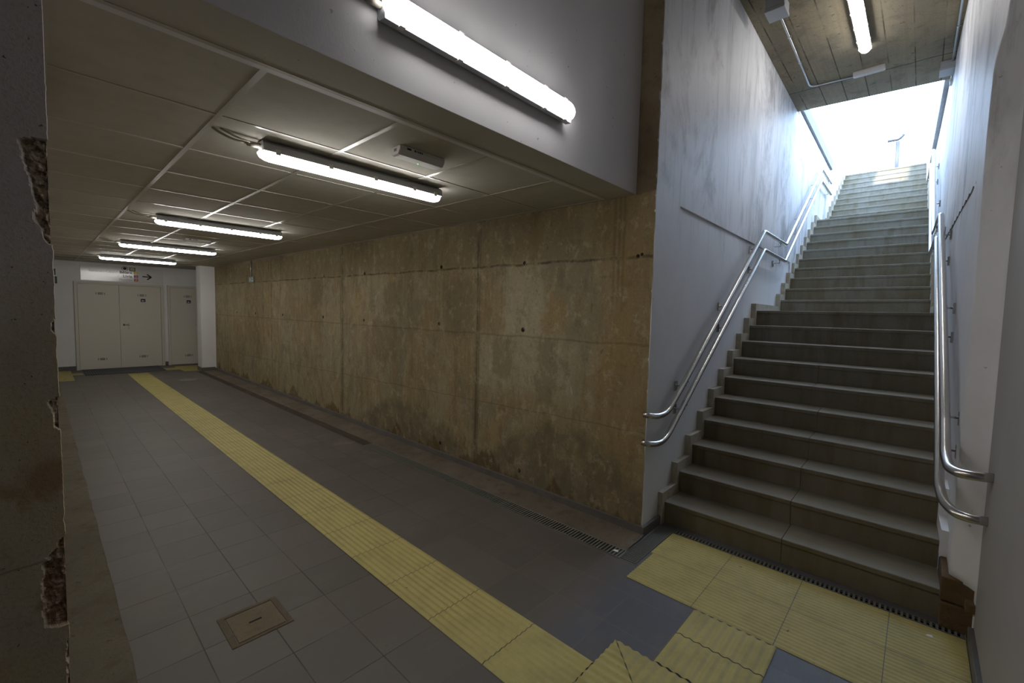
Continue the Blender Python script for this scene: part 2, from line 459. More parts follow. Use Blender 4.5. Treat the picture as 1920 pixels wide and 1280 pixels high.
M['green_pale'] = flat('pale_green', (0.16, 0.26, 0.20), 0.4)
M['box'] = flat('box_grey', (0.42, 0.44, 0.45), 0.45)
M['hatch'] = mat_concrete('hatch_cement', (0.17, 0.14, 0.095), (0.20, 0.165, 0.11), (0.13, 0.105, 0.07), 5.0)
M['hatchf'] = mat_concrete('hatch_mortar', (0.125, 0.105, 0.075), (0.15, 0.125, 0.09), (0.1, 0.08, 0.055), 6.0)
M['outdoor'] = flat('outdoor_paving', (0.55, 0.53, 0.50), 0.8)


def mat_mat():
    s = Mt('entrance_mat_ribbed')
    x, y, z = s.sep()
    d = s.ss(s.ma('PINGPONG', s.ma('ADD', y, 50), 0.02), 0.006, 0.014)
    col = s.mix(d, (0.05, 0.05, 0.058), (0.13, 0.13, 0.15))
    col = s.mix(s.ss(s.noise(14, 4, .6), .4, .7, 0, .4), col, (0.12, 0.12, 0.135))
    return s.done(col, 0.9)


M['mat'] = mat_mat()

# ------------------------------------------------------------------ geometry helpers
def link(name, me, mat, parent=None, smooth=False, kind=None, loc=None):
    o = bpy.data.objects.new(name, me)
    C.objects.link(o)
    if mat is not None and not me.materials:
        for m in (mat if isinstance(mat, (list, tuple)) else [mat]):
            me.materials.append(m)
    if parent is not None:
        o.parent = parent
    if smooth:
        for p in me.polygons:
            p.use_smooth = True
    if kind:
        o['kind'] = kind
    if loc is not None:
        o.location = loc
    return o


def from_bm(bm, name):
    me = bpy.data.meshes.new(name)
    bmesh.ops.recalc_face_normals(bm, faces=bm.faces)
    bm.to_mesh(me)
    bm.free()
    return me


def add_hex(bm, p, mi=0):
    """p: 8 points, bottom ring then top ring"""
    v = [bm.verts.new(q) for q in p]
    for f in ((3, 2, 1, 0), (4, 5, 6, 7), (0, 1, 5, 4), (1, 2, 6, 5), (2, 3, 7, 6), (3, 0, 4, 7)):
        fc = bm.faces.new([v[i] for i in f])
        fc.material_index = mi
    return v


def add_box(bm, x0, x1, y0, y1, z0, z1, mi=0):
    return add_hex(bm, [(x0, y0, z0), (x1, y0, z0), (x1, y1, z0), (x0, y1, z0),
                        (x0, y0, z1), (x1, y0, z1), (x1, y1, z1), (x0, y1, z1)], mi)


def boxes(name, lst, mat, parent=None, kind=None, bev=0.0, smooth=False):
    bm = bmesh.new()
    for b in lst:
        add_box(bm, *b)
    if bev:
        bmesh.ops.recalc_face_normals(bm, faces=bm.faces)
        bmesh.ops.bevel(bm, geom=list(bm.edges), offset=bev, segments=2, affect='EDGES', profile=0.6)
    return link(name, from_bm(bm, name), mat, parent, smooth, kind)


def extrude_poly(bm, pts, d, mi=0):
    """pts: list of 3D points of a planar polygon, d: extrusion vector"""
    a = [bm.verts.new(p) for p in pts]
    b = [bm.verts.new(Vector(p) + Vector(d)) for p in pts]
    f1 = bm.faces.new(a); f2 = bm.faces.new(b[::-1])
    f1.material_index = f2.material_index = mi
    n = len(pts)
    for i in range(n):
        f = bm.faces.new((a[i], b[i], b[(i + 1) % n], a[(i + 1) % n]))
        f.material_index = mi


def poly_obj(name, pts, d, mat, parent=None, kind=None):
    bm = bmesh.new()
    extrude_poly(bm, pts, d)
    return link(name, from_bm(bm, name), mat, parent, kind=kind)


def grid_mesh(name, us, vs, fn, mat, parent=None, kind=None, smooth=True):
    """a surface fn(u, v) sampled on two lists"""
    verts = [fn(u, v) for v in vs for u in us]
    nu = len(us)
    faces = [(j * nu + i, j * nu + i + 1, (j + 1) * nu + i + 1, (j + 1) * nu + i)
             for j in range(len(vs) - 1) for i in range(nu - 1)]
    me = bpy.data.meshes.new(name)
    me.from_pydata(verts, [], faces)
    me.update()
    return link(name, me, mat, parent, smooth, kind)


def round_path(pts, r=0.05, seg=6):
    """replace inner corners of a polyline by arcs"""
    P = [Vector(p) for p in pts]
    out = [P[0]]
    for i in range(1, len(P) - 1):
        a, b, c = P[i - 1], P[i], P[i + 1]
        u = (a - b); v = (c - b)
        t = min(r, u.length * 0.45, v.length * 0.45)
        p0 = b + u.normalized() * t; p2 = b + v.normalized() * t
        for k in range(seg + 1):
            s_ = k / seg
            out.append(p0 * (1 - s_) ** 2 + b * 2 * s_ * (1 - s_) + p2 * s_ ** 2)
    out.append(P[-1])
    return out


def tube_bm(bm, pts, r, n=14, cap=True):
    P = [Vector(p) for p in pts]
    rings = []
    up = None
    for i, p in enumerate(P):
        if i == 0: t = P[1] - P[0]
        elif i == len(P) - 1: t = P[-1] - P[-2]
        else: t = (P[i + 1] - P[i]).normalized() + (P[i] - P[i - 1]).normalized()
        t.normalize()
        if up is None:
            up = t.orthogonal().normalized()
        else:
            up = (up - t * up.dot(t)).normalized()
        sd_ = t.cross(up)
        rings.append([bm.verts.new(p + (up * math.cos(a) + sd_ * math.sin(a)) * r)
                      for a in [2 * math.pi * k / n for k in range(n)]])
    for a, b in zip(rings, rings[1:]):
        for k in range(n):
            f = bm.faces.new((a[k], a[(k + 1) % n], b[(k + 1) % n], b[k]))
            f.smooth = True
    if cap:
        bm.faces.new(rings[0][::-1]); bm.faces.new(rings[-1])


def tube(name, pts, r, mat, parent=None, n=14):
    bm = bmesh.new()
    tube_bm(bm, pts, r, n)
    return link(name, from_bm(bm, name), mat, parent)


def cyl(bm, c, axis, r, h, n=20):
    axis = Vector(axis).normalized()
    tube_bm(bm, [Vector(c) - axis * h / 2, Vector(c) + axis * h / 2], r, n)


def thing(name, loc, label, cat, group=None, rot=None):
    o = bpy.data.objects.new(name, None)
    o.empty_display_size = 0.1
    C.objects.link(o)
    o.location = loc
    if rot: o.rotation_euler = rot
    o['label'] = label; o['category'] = cat
    if group: o['group'] = group
    return o


def tag(o, label, cat, group=None):
    o['label'] = label; o['category'] = cat
    if group: o['group'] = group
    return o


def copy_tree(o, parent=None):
    c = o.copy()
    C.objects.link(c)
    c.parent = parent
    for ch in [k for k in bpy.data.objects if k.parent == o]:
        copy_tree(ch, c)
    return c


def frange(a, b, n):
    return [a + (b - a) * i / n for i in range(n + 1)]


def nz(x, y, z, s=1.0):
    return mnoise.noise(Vector((x * s, y * s, z * s)))


# layout functions of the stairwell: both side walls drift a little
def XL(y): return -0.018 * y
def XR(y): return 1.575 - 0.027 * (y - 0.3)
def CZ(x): return 2.42 + 0.0066 * (-x - 0.15)          # passage ceiling height

RISE = 0.166
NOSE = [None]
for i in range(1, 11): NOSE.append(0.30 + 0.2667 * (i - 1))
for i in range(11, 21): NOSE.append(3.93 + 0.2825 * (i - 11))
for i in range(21, 31): NOSE.append(7.72 + 0.27 * (i - 21))
TOPY = NOSE[30]
TOPZ = RISE * 30

# ================================================================== STRUCTURE
# ---- floor, with the drain channels left open
holes = [(-3.25, 0.030, -0.388, -0.272), (0.030, 0.145, -0.372, 0.252), (0.145, 1.64, 0.19, 0.252)]
def floor_mesh():
    xs = sorted({-16.0, 1.68} | {v for h in holes for v in h[:2]})
    ys = sorted({-6.5, 0.305, 4.2} | {v for h in holes for v in h[2:]} | {0.0})
    verts, faces, idx = [], [], {}
    def vid(x, y):
        if (x, y) not in idx:
            idx[(x, y)] = len(verts); verts.append((x, y, 0.0))
        return idx[(x, y)]
    for i in range(len(xs) - 1):
        for j in range(len(ys) - 1):
            cx, cy = (xs[i] + xs[i + 1]) / 2, (ys[j] + ys[j + 1]) / 2
            if any(h[0] < cx < h[1] and h[2] < cy < h[3] for h in holes):
                continue
            faces.append((vid(xs[i], ys[j]), vid(xs[i + 1], ys[j]), vid(xs[i + 1], ys[j + 1]), vid(xs[i], ys[j + 1])))
    me = bpy.data.meshes.new('floor')
    me.from_pydata(verts, [], faces); me.update()
    return me
link('floor', floor_mesh(), M['floor'], kind='structure')

boxes('ground_below', [(-16, 2.2, -6.8, 4.3, -.5, -.075)], M['dirt'], kind='structure')
boxes('ground_below_edge', [(1.681, 2.2, -6.8, .3, -.075, 0), (-16.2, -16.0, -6.8, 4.3, -.5, 2.7)], M['dirt'], kind='structure')
# ---- north concrete wall of the passage, up to the corner of the stairwell, and its raw strip above
def wall_north():
    us = frange(-11.1, -0.45, 60) + frange(-0.42, -0.02, 20) + [0.0]
    vs = frange(0.0, 4.5, 150)
    def fn(x, z):
        d = 0.0025 * nz(x, 0, z, 1.6)
        if x > -0.16: d += 0.006 * nz(x, 3, z, 14)
        xx = x
        if x >= -0.0001: xx = -0.006 + 0.006 * nz(1, 2, z, 6)
        return (xx, d, z)
    o = grid_mesh('wall_north', us, vs, fn, [M['wallc'], M['strip']], kind='structure')
    nu = len(us)
    for k, p in enumerate(o.data.polygons):
        c = p.center
        if c.z > 2.44 or (c.x > -0.035 and c.z > 2.3):
            p.material_index = 1
    return o
wall_north()
boxes('wall_north_core', [(-11.1, -0.16, 0.012, 0.3, 0, 4.5)], M['strip'], kind='structure')

# ---- column where the passage opens to the right at its far end
boxes('wall_column', [(-11.5, -11.1, -0.29, 0.3, 0, 2.6)], M['plaster_far'], kind='structure')

# ---- stairwell left wall: lower panel set back behind the upper plaster
def stair_left():
    bm = bmesh.new()
    def quad(ya, yb, za, zb, off):
        n = 14
        for k in range(n):
            y0 = ya + (yb - ya) * k / n; y1 = ya + (yb - ya) * (k + 1) / n
            add_hex(bm, [(XL(y0) - 0.3, y0, za), (XL(y0) + off, y0, za), (XL(y1) + off, y1, za), (XL(y1) - 0.3, y1, za),
                         (XL(y0) - 0.3, y0, zb), (XL(y0) + off, y0, zb), (XL(y1) + off, y1, zb), (XL(y1) - 0.3, y1, zb)])
    quad(0.31, 0.42, 0, 4.48, 0)
    quad(0.42, 4.60, 0, 2.378, -0.014)
    quad(0.42, 4.60, 2.378, 2.40, -0.022)
    quad(0.42, 4.60, 2.40, 4.48, 0)
    quad(4.60, 7.9, 0, 4.55, 0)
    me = from_bm(bm, 'wall_stair_left')
    o = link('wall_stair_left', me, M['plaster'], kind='structure')
    # far end with sloping top
    return o
stair_left()
poly_obj('wall_stair_left_end', [(XL(9) , 7.9, 0), (XL(9), 10.3, 0), (XL(9), 10.3, 4.98), (XL(9), 9.9, 4.90), (XL(9), 7.9, 4.55)],
         (-0.3, 0, 0), M['plaster'], kind='structure')
# thin plaster return at the corner with a ragged edge
def plaster_edge():
    us = [0, 1, 2]
    vs = frange(0, 4.5, 220)
    def fn(u, z):
        j = 0.006 * nz(5, 1, z, 9) + 0.004 * nz(5, 7, z, 40)
        if u == 0: return (-0.012, 0.004 + j, z)
        if u == 1: return (0.0 + 0.0015 * nz(0, 0, z, 3), 0.002 + j, z)
        return (XL(0.33), 0.33, z)
    return grid_mesh('wall_stair_corner', us, vs, fn, M['plaster'], kind='structure', smooth=False)
plaster_edge()

# ---- right wall: near part, rounded return, then the stair flank
def wall_right():
    def xc(z):
        t = [(0, 1.560), (2.0, 1.558), (2.5, 1.552), (2.81, 1.555), (2.91, 1.567), (3.0, 1.581), (3.11, 1.588), (4.6, 1.592)]
        for a, b in zip(t, t[1:]):
            if z <= b[0]:
                s_ = (z - a[0]) / (b[0] - a[0])
                return a[1] + (b[1] - a[1]) * s_
        return t[-1][1]
    us = frange(-6.5, -0.6, 24) + frange(-0.5, 0.1, 6) + [0.16, 0.20, 0.215, 0.235, 0.255, 0.275, 0.292, 0.305, 0.33, 0.4] + frange(0.6, 10.3, 40)
    vs = [0.0, 0.1, 0.15, 0.2, 0.246, 0.254] + frange(0.3, 4.5, 84)
    def fn(y, z):
        wv = 0.004 * nz(0, y * 0.6, z * 0.5, 2.0)
        if z < 0.1 and y < 0.1: wv = 0
        if y <= 0.20: x = 1.655 + wv
        elif y <= 0.30:
            s_ = (y - 0.20) / 0.10
            x = 1.655 + (xc(z) - 1.655) * (s_ ** 1.1) + wv * 0.5
        elif y <= 1.0:
            s_ = (y - 0.3) / 0.7
            x = xc(z) * (1 - s_) + XR(1.0) * s_ + wv * 0.5
        else: x = XR(y) + wv * 0.5
        zz = z
        if 0.205 < y < 0.42 and z < 0.25: x = max(x, 1.652)
        if y > 4.7 and z >= 4.49: zz = 4.55 if y < 7.9 else min(4.98, 4.55 + (y - 7.9) * 0.175)
        return (x, y, zz)
    o = grid_mesh('wall_right', us, vs, fn, M['plaster'], kind='structure', smooth=True)
    o.data.materials.append(M['plaster_shaded'])
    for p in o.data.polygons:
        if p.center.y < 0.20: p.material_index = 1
    # the plaster of the return stops above the bare step end
    import itertools
    me = o.data
    bm = bmesh.new(); bm.from_mesh(me)
    kill = []
    bmesh.ops.delete(bm, geom=kill, context='FACES')
    bm.to_mesh(me); bm.free()
    return o
wall_right()
boxes('wall_right_core', [(1.75, 2.0, -6.5, 10.3, 0, 4.5)], M['plaster_clean'], kind='structure')
boxes('trim_1', [(1.535, 1.655, 0.235, 0.42, 0.0, 0.13), (1.532, 1.66, 0.25, 0.62, 0.137, 0.262), (1.62, 1.66, 0.19, 0.25, 0.14, 0.185)], M['brown'], kind='structure', bev=0.006)

boxes('trim_11', [(XR(y0) - .007 if y0 > .9 else 1.556, XR(y0) + .01, y0, y0 + .2, 2.382, 2.394) for y0 in [.36 + .2 * k for k in range(22)]], M['vent'], kind='structure')
# ---- fascia over the passage mouth, and the rest of the lobby shell
boxes('wall_fascia', [(-0.42, -0.15, -6.5, -0.004, 2.42, 4.5)], M['plaster_clean'], kind='structure')
boxes('wall_rear', [(-0.1, 1.75, -6.7, -6.5, 0, 4.5)], M['plaster_clean'], kind='structure')

# ---- pillar end of the passage's left wall: rough, chipped concrete
def mat_pillar():
    s = Mt('chipped_concrete')
    x, y, z = s.sep()
    big = s.noise(3.2, 5, 0.6); mid = s.noise(11, 6, 0.65); fine = s.noise(120, 5, 0.7)
    upc = s.mix(s.ss(big, 0.4, 0.65), (0.62, 0.55, 0.53), (0.68, 0.60, 0.55))
    loc_ = s.mix(s.ss(big, 0.4, 0.65), (0.52, 0.45, 0.33), (0.56, 0.46, 0.29))
    col = s.mix(s.ss(s.ma('ADD', z, s.ma('MULTIPLY', mid, 0.3)), 1.9, 1.55), upc, loc_)
    rust = s.ss(s.noise(5, 4, .6, s.off(s.P, (2, 8, 3))), .52, .64, 0, .7)
    col = s.mix(s.ma('MULTIPLY', rust, s.ss(z, 1.45, 1.1)), col, (0.34, 0.21, 0.09))
    sp = s.ss(s.noise(75, 3, .6), .69, .72, 0, .85)
    col = s.mix(sp, col, (0.05, 0.035, 0.025))
    col = s.mix(s.ss(fine, .45, .75, 0, .3), col, (0.1, 0.085, 0.06))
    at = s.n('ShaderNodeAttribute'); at.attribute_name = 'chip'
    cc = s.mix(s.ss(s.noise(60, 5, .7), .4, .65), (0.50, 0.40, 0.30), (0.10, 0.07, 0.045))
    cc = s.mix(s.ma('MULTIPLY', s.ss(z, 1.2, 1.1), .5), cc, (0.20, 0.095, 0.03))
    col = s.mix(at.outputs['Fac'], col, cc)
    col = s.mix(s.line(s.ma('ADD', s.ma('ADD', z, s.ma('MULTIPLY', y, -0.05)), s.ma('MULTIPLY', s.noise(30, 3, .6), 0.008)), 1.111, .0012, .002), col, (0.34, 0.30, 0.22))
    return s.done(col, 0.9, bump=s.ma('ADD', mid, s.ma('MULTIPLY', fine, .6)), bs=0.5, bd=0.004, spec=0.2)
M['pillar'] = mat_pillar()

def pillar():
    YE = -2.868
    ts = [0.0, .0012, .0024, .004] + frange(.006, .12, 38) + [.15, .2, .3, .5, .9, 1.6, 3.6]
    vs = frange(0, 0.6, 20) + frange(0.604, 2.1, 374) + frange(2.15, 4.5, 40)
    chips = []
    def mask(t, z):
        n1 = nz(0, t, z, 40) * 0.006 + nz(3, t, z, 120) * 0.003
        m = 0.0
        def blob(z0, z1, w0, w1):
            if z0 < z < z1:
                s_ = (z - z0) / (z1 - z0)
                wdt = w0 + (w1 - w0) * s_ + n1
                e = min((z - z0), (z1 - z)) / 0.012
                wdt *= min(1.0, max(0.0, e)) ** 0.4
                return max(0.0, min(1.0, (wdt - t) / 0.004))
            return 0.0
        m = max(m, blob(1.70 + 0, 1.935, 0.012, 0.047), blob(1.735, 1.80, 0.026, 0.026), blob(0.79, 0.965, 0.044, 0.040),
                blob(0.955, 1.01, 0.04, 0.004), blob(1.27, 1.345, 0.01, 0.019), blob(1.49, 1.53, 0.008, 0.009), blob(0.55, 0.75, .012, .006))
        return m
    verts, fac = [], []
    for z in vs:
        for t in ts:
            m = mask(t, z)
            edge = 0.0018 * nz(8, 0, z, 30) + 0.0012 * nz(8, 4, z, 90)
            y = YE - t + (edge if t < 0.003 else 0)
            if m > 0 and t < 0.03: y -= 0.003 * m * (1 - t / 0.03)
            x = -0.1 - m * (0.012 + 0.008 * nz(5, y, z, 60) + 0.006 * nz(5, y, z, 150)) - (0.004 if t == 0 else 0) + 0.0008 * nz(2, y, z, 20)
            verts.append((x, y, z)); fac.append(m)
    nt = len(ts)
    # side face toward the passage
    base = len(verts)
    for z in vs:
        for xx in (-0.112, -0.5, -11.0):
            verts.append((xx, YE - 0.003, z)); fac.append(0.0)
    faces = []
    for j in range(len(vs) - 1):
        for i in range(nt - 1):
            a = j * nt + i
            faces.append((a, a + nt, a + nt + 1, a + 1))
        faces.append((j * nt, base + j * 3, base + (j + 1) * 3, (j + 1) * nt))
        for i in range(2):
            a = base + j * 3 + i
            faces.append((a, a + 1, a + 4, a + 3))
    me = bpy.data.meshes.new('wall_left_pillar')
    me.from_pydata(verts, [], faces); me.update()
    at = me.attributes.new('chip', 'FLOAT', 'POINT')
    at.data.foreach_set('value', fac)
    return link('wall_left', me, M['pillar'], kind='structure')
pillar()

# ---- far end of the passage
boxes('wall_far', [(-13.1, -12.85, -6.0, 4.2, 0, 2.62)], M['plaster_far'], kind='structure')
boxes('wall_far_left', [(-13.1, -10.9, -6.2, -6.0, 0, 2.62)], M['plaster_far'], kind='structure')
boxes('wall_far_left_flank', [(-11.05, -10.95, -6.0, -2.9, 0, 2.62)], M['plaster_far'], kind='structure')
boxes('wall_far_right', [(-13.1, -11.1, 4.0, 4.2, 0, 2.62)], M['plaster_far'], kind='structure')
boxes('wall_far_right_flank', [(-11.5, -11.3, 0.3, 4.0, 0, 2.62)], M['plaster_far'], kind='structure')

# ---- ceilings
def ceiling():
    bm = bmesh.new()
    def q(x0, x1, y0, y1, dz, t=0.03):
        add_hex(bm, [(x0, y0, CZ(x0) + dz), (x1, y0, CZ(x1) + dz), (x1, y1, CZ(x1) + dz), (x0, y1, CZ(x0) + dz),
                     (x0, y0, CZ(x0) + dz + t), (x1, y0, CZ(x1) + dz + t), (x1, y1, CZ(x1) + dz + t), (x0, y1, CZ(x0) + dz + t)])
    q(-13.0, -0.365, -6.2, 4.2, 0.0025)
    return link('ceiling', from_bm(bm, 'ceiling'), M['ceil'], kind='structure')
ceiling()
boxes('ceiling_soffit', [(-0.365, -0.152, -6.2, -0.006, 2.4195, 2.46)], M['soffit'], kind='structure')
def ceiling_grid():
    bm = bmesh.new()
    def bar(x0, x1, y0, y1, dz=-0.001, t=0.012):
        add_hex(bm, [(x0, y0, CZ(x0) + dz), (x1, y0, CZ(x1) + dz), (x1, y1, CZ(x1) + dz), (x0, y1, CZ(x0) + dz),
                     (x0, y0, CZ(x0) + dz + t), (x1, y0, CZ(x1) + dz + t), (x1, y1, CZ(x1) + dz + t), (x0, y1, CZ(x0) + dz + t)])
    h = 0.012
    for y in (-1.176, -1.745, -2.314, -0.607):
        bar(-12.85, -0.37, y - h, y + h)
    x = -0.365 - 0.64
    while x > -12.8:
        bar(x - h * .8, x + h * .8, -2.868, -0.005, -0.0005)
        x -= 0.644
    bar(-12.85, -0.365, -2.868, -2.846); bar(-11.1, -0.365, -0.024, -0.003)
    bar(-0.385, -0.363, -2.868, -0.005, -0.004)
    return link('ceiling_grid', from_bm(bm, 'ceiling_grid'), M['grid'], kind='structure')
ceiling_grid()
def slab():
    bm = bmesh.new()
    ye = lambda x: 4.46 + 0.10 * (x + 0.1)
    add_hex(bm, [(-0.5, -6.6, 4.48), (1.9, -6.6, 4.48), (1.9, ye(1.9), 4.48), (-0.5, ye(-0.5), 4.48),
                 (-0.5, -6.6, 4.85), (1.9, -6.6, 4.85), (1.9, ye(1.9), 4.85), (-0.5, ye(-0.5), 4.85)])
    return link('ceiling_slab', from_bm(bm, 'ceiling_slab'), M['slab'], kind='structure')
slab()

# ---- kerb, gutter, skirtings
def kerb():
    us = frange(-10.95, -0.12, 120)
    def fn(x, v):
        e = -2.662 + 0.008 * nz(x, 0, 0, 3) + 0.004 * nz(x, 1, 0, 14)
        if v == 0: return (x, -2.871, 0.012)
        if v == 1: return (x, e - 0.012, 0.010)
        return (x, e, 0.0005)
    return grid_mesh('trim_2', us, [0, 1, 2], fn, M['kerb'], kind='structure')
kerb()
def kerb_near():
    us = frange(-0.12, 1.62, 10)
    return grid_mesh('trim_3', frange(-0.10, 1.6, 8), [-6.4, -5.0], lambda x, y: (x, y, 0.001), M['gutter'], kind='structure')
def gutter():
    us = frange(-11.1, 0.028, 140)
    def fn(x, v):
        y1 = -0.272
        if v == 0: return (x, -0.018, 0.016)
        if v == 1: return (x, y1 + 0.03 + 0.006 * nz(x, 0, 0, 5), 0.010)
        return (x, y1, 0.001)
    return grid_mesh('trim_4', us, [0, 1, 2], fn, M['gutter'], kind='structure')
gutter()
boxes('trim_5', [(-11.1, -3.25, -0.388, -0.272, -0.002, 0.0015)], M['dirt'], kind='structure')
boxes('baseboard_north', [(-11.1, 0.0, -0.022, 0.0, 0.0, 0.068), (0.0, 0.022, -0.022, 0.262, 0.0, 0.068)], M['skirt'], kind='structure', bev=0.003)
boxes('baseboard_right', [(1.635, 1.66, -6.4, 0.19, 0.0, 0.075)], M['skirt'], kind='structure', bev=0.003)
boxes('baseboard_far', [(-12.85, -12.83, -6.0, -2.355, 0, 0.10), (-12.85, -12.83, -0.715, -0.655, 0, 0.10), (-12.85, -12.83, 0.16, 4.0, 0, .1)], M['skirt'], kind='structure')
boxes('baseboard_column', [(-11.5, -11.085, -0.305, -0.29, 0, 0.09), (-11.1, -11.085, -0.29, -0.022, 0, 0.09)], M['skirt'], kind='structure')
boxes('baseboard_pillar', [(-0.1, -0.08, -6.4, -3.9, 0, 0.06)], M['skirt'], kind='structure')

# ---- copings of the open cutting
def coping(name, f, sgn):
    bm = bmesh.new()
    for y0, y1 in ((4.62, 6.2), (6.205, 8.0)):
        a = [(f(y0), y0), (f(y0) + sgn * 0.34, y0), (f(y1) + sgn * 0.34, y1), (f(y1), y1)]
        add_hex(bm, [(p[0], p[1], 4.56) for p in a] + [(p[0], p[1], 4.74) for p in a])
    return link(name, from_bm(bm, name), M['coping'], kind='structure')
coping('trim_6', lambda y: XL(y) + 0.035, -1)
coping('trim_7', lambda y: XR(y) - 0.05, 1)

# ---- stepped skirting along both flanks
def stepped(name, fx, thick, i0, i1, mat, close_y, zmin=0.0):
    prof = []
    z = RISE * (i0 - 1)
    dy, dz = 0.045, 0.078
    if i0 == 1:
        prof.append((NOSE[1] - dy, 0.0))
    else:
        prof.append((NOSE[i0] - dy, z + 0.0))
    for i in range(i0, i1 + 1):
        prof.append((NOSE[i] - dy, RISE * i + dz))
        nxt = NOSE[i + 1] - dy if i < 30 and i < i1 else close_y
        prof.append((nxt, RISE * i + dz))
    bm = bmesh.new()
    # build as separate prisms, step by step, so that every piece is convex
    for i in range(i0, i1 + 1):
        ya = NOSE[i] - dy
        yb = NOSE[i + 1] - dy - 0.0 if i < i1 else close_y
        zb = RISE * (i - 1) - (0.02 if i > i0 else 0.0)
        zt = RISE * i + dz
        n = max(1, int(round((yb - ya) / 0.3)))
        for k in range(n):
            g = 0.0018
            y0 = ya + (yb - ya) * k / n + (g if k else 0); y1 = ya + (yb - ya) * (k + 1) / n
            a0, a1 = fx(y0), fx(y1)
            z0 = max(zmin, zb)
            if zt <= z0: continue
            add_hex(bm, [(a0, y0, z0), (a0 + thick, y0, z0), (a1 + thick, y1, z0), (a1, y1, z0),
                         (a0, y0, zt), (a0 + thick, y0, zt), (a1 + thick, y1, zt), (a1, y1, zt)])
    return link(name, from_bm(bm, name), mat, kind='structure')
stepped('trim_8', lambda y: XL(y) - 0.014, 0.050, 1, 30, M['cream'], TOPY + 0.2)
stepped('trim_9', lambda y: XR(y) + 0.004, -0.045, 10, 30, M['cream'], TOPY + 0.2)
stepped('trim_10', lambda y: XR(y) + 0.004, -0.045, 2, 9, M['plaster'], NOSE[10] - 0.045, .255)

# ================================================================== STAIRCASE
stair = thing('staircase', (0.76, 0.3, 0.0), 'long concrete staircase with three flights climbing to daylight', 'staircase')
def step(i):
    bm = bmesh.new()
    y0 = NOSE[i]
    y1 = NOSE[i + 1] + 0.03 if i < 30 else TOPY + 0.6
    zt = RISE * i
    xl = lambda y: XL(y) + 0.034
    xr = lambda y: XR(y) - 0.040 + (0.0 if i > 1 else 0.0)
    xj = 0.80 if i < 6 else (0.72 if i < 10 else 0.655)
    xj += 0.012 * nz(i, 0, 0, 3.3)
    sub_lo = 0.0 if i <= 2 else RISE * (i - 2)
    # riser body
    ra = y0 + 0.014
    add_hex(bm, [(xl(ra), ra + 0.001, sub_lo), (xr(ra), ra + 0.001, sub_lo), (xr(y1), y1, sub_lo), (xl(y1), y1, sub_lo),
                 (xl(ra), ra + 0.001, zt - 0.01), (xr(ra), ra + 0.001, zt - 0.01), (xr(y1), y1, zt - 0.01), (xl(y1), y1, zt - 0.01)])
    # riser panels and tread slabs, two lengths each
    g = 0.002
    for a, b in (((xl, None), (None, xj - g)), ((None, xj + g), (xr, None))):
        fa = (lambda y, a=a: a[0](y) if a[0] else a[1])
        fb = (lambda y, b=b: b[0](y) if b[0] else b[1])
        lo = RISE * (i - 1) + 0.001
        add_hex(bm, [(fa(y0), y0 + 0.010, lo), (fb(y0), y0 + 0.010, lo), (fb(y0), y0 + 0.02, lo), (fa(y0), y0 + 0.02, lo),
                     (fa(y0), y0 + 0.010, zt - 0.03), (fb(y0), y0 + 0.010, zt - 0.03), (fb(y0), y0 + 0.02, zt - 0.03), (fa(y0), y0 + 0.02, zt - 0.03)])
        tb = bmesh.new()
        add_hex(tb, [(fa(y0), y0, zt - 0.032), (fb(y0), y0, zt - 0.032), (fb(y1), y1, zt - 0.032), (fa(y1), y1, zt - 0.032),
                     (fa(y0), y0, zt), (fb(y0), y0, zt), (fb(y1), y1, zt), (fa(y1), y1, zt)])
        bmesh.ops.recalc_face_normals(tb, faces=tb.faces)
        ed = [e for e in tb.edges if all(abs(v.co.y - y0) < 1e-4 for v in e.verts) and abs(e.verts[0].co.z - e.verts[1].co.z) < 1e-5]
        bmesh.ops.bevel(tb, geom=ed, offset=0.006, segments=3, affect='EDGES', profile=0.5)
        tm = bpy.data.meshes.new('t'); tb.to_mesh(tm); tb.free()
        bm.from_mesh(tm); bpy.data.meshes.remove(tm)
    me = from_bm(bm, 'step')
    me.transform(Matrix.Translation((-0.76, -0.3, 0)))
    nm = 'landing' if i in (10, 20) else 'step'
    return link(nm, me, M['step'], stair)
for i in range(1, 31):
    step(i)

# ================================================================== OUTDOORS
boxes('wall_sun_blocker', [(-6, 8, -6.8, 4.5, 4.86, 8.6), (-6, .42, -6.8, 4.5, 8.6, 12.5), (.98, 8, -6.8, 4.5, 8.6, 12.5)], M['plaster_clean'], kind='structure')  # unseen mass added above the slab; its notch shapes the sun patch
boxes('ground_outdoor', [(-14, 16, TOPY + 0.6, 40, 4.78, TOPZ)], M['outdoor'], kind='structure')
boxes('ground_outdoor_left', [(-14, XL(8) - 0.3, 4.9, TOPY + .6, 4.3, 4.55)], M['outdoor'], kind='structure')
boxes('ground_outdoor_right', [(XR(8) + 0.29, 16, 4.9, TOPY + .6, 4.3, 4.55)], M['outdoor'], kind='structure')
hoop = thing('guard_rail', (0.68, 12.0, TOPZ), 'pale tubular guard rail post with bent arm beyond the stair head', 'railing')
tube('post', [(0, 0, 0), (-0.02, 0, 1.12)], 0.045, flat('rail_paint', (0.07, 0.075, 0.09), .4), hoop)
tube('top_rail', round_path([(-0.22, 0, 1.17), (0.0, 0, 1.17), (0.09, 0, 1.27)], .05), 0.03, flat('dark_rail', (0.025, 0.027, 0.035), .5), hoop)

# ================================================================== HANDRAILS
def rail_profile(up):
    if up:
        return [(0.46, 1.046), (2.68, 2.545), (3.86, 2.55), (6.40, 4.17), (7.56, 4.19), (9.85, 5.65), (10.3, 5.72)]
    return [(0.46, 0.863), (2.72, 2.345), (3.87, 2.335), (6.43, 3.975), (7.65, 4.0), (9.93, 5.46), (10.3, 5.50)]

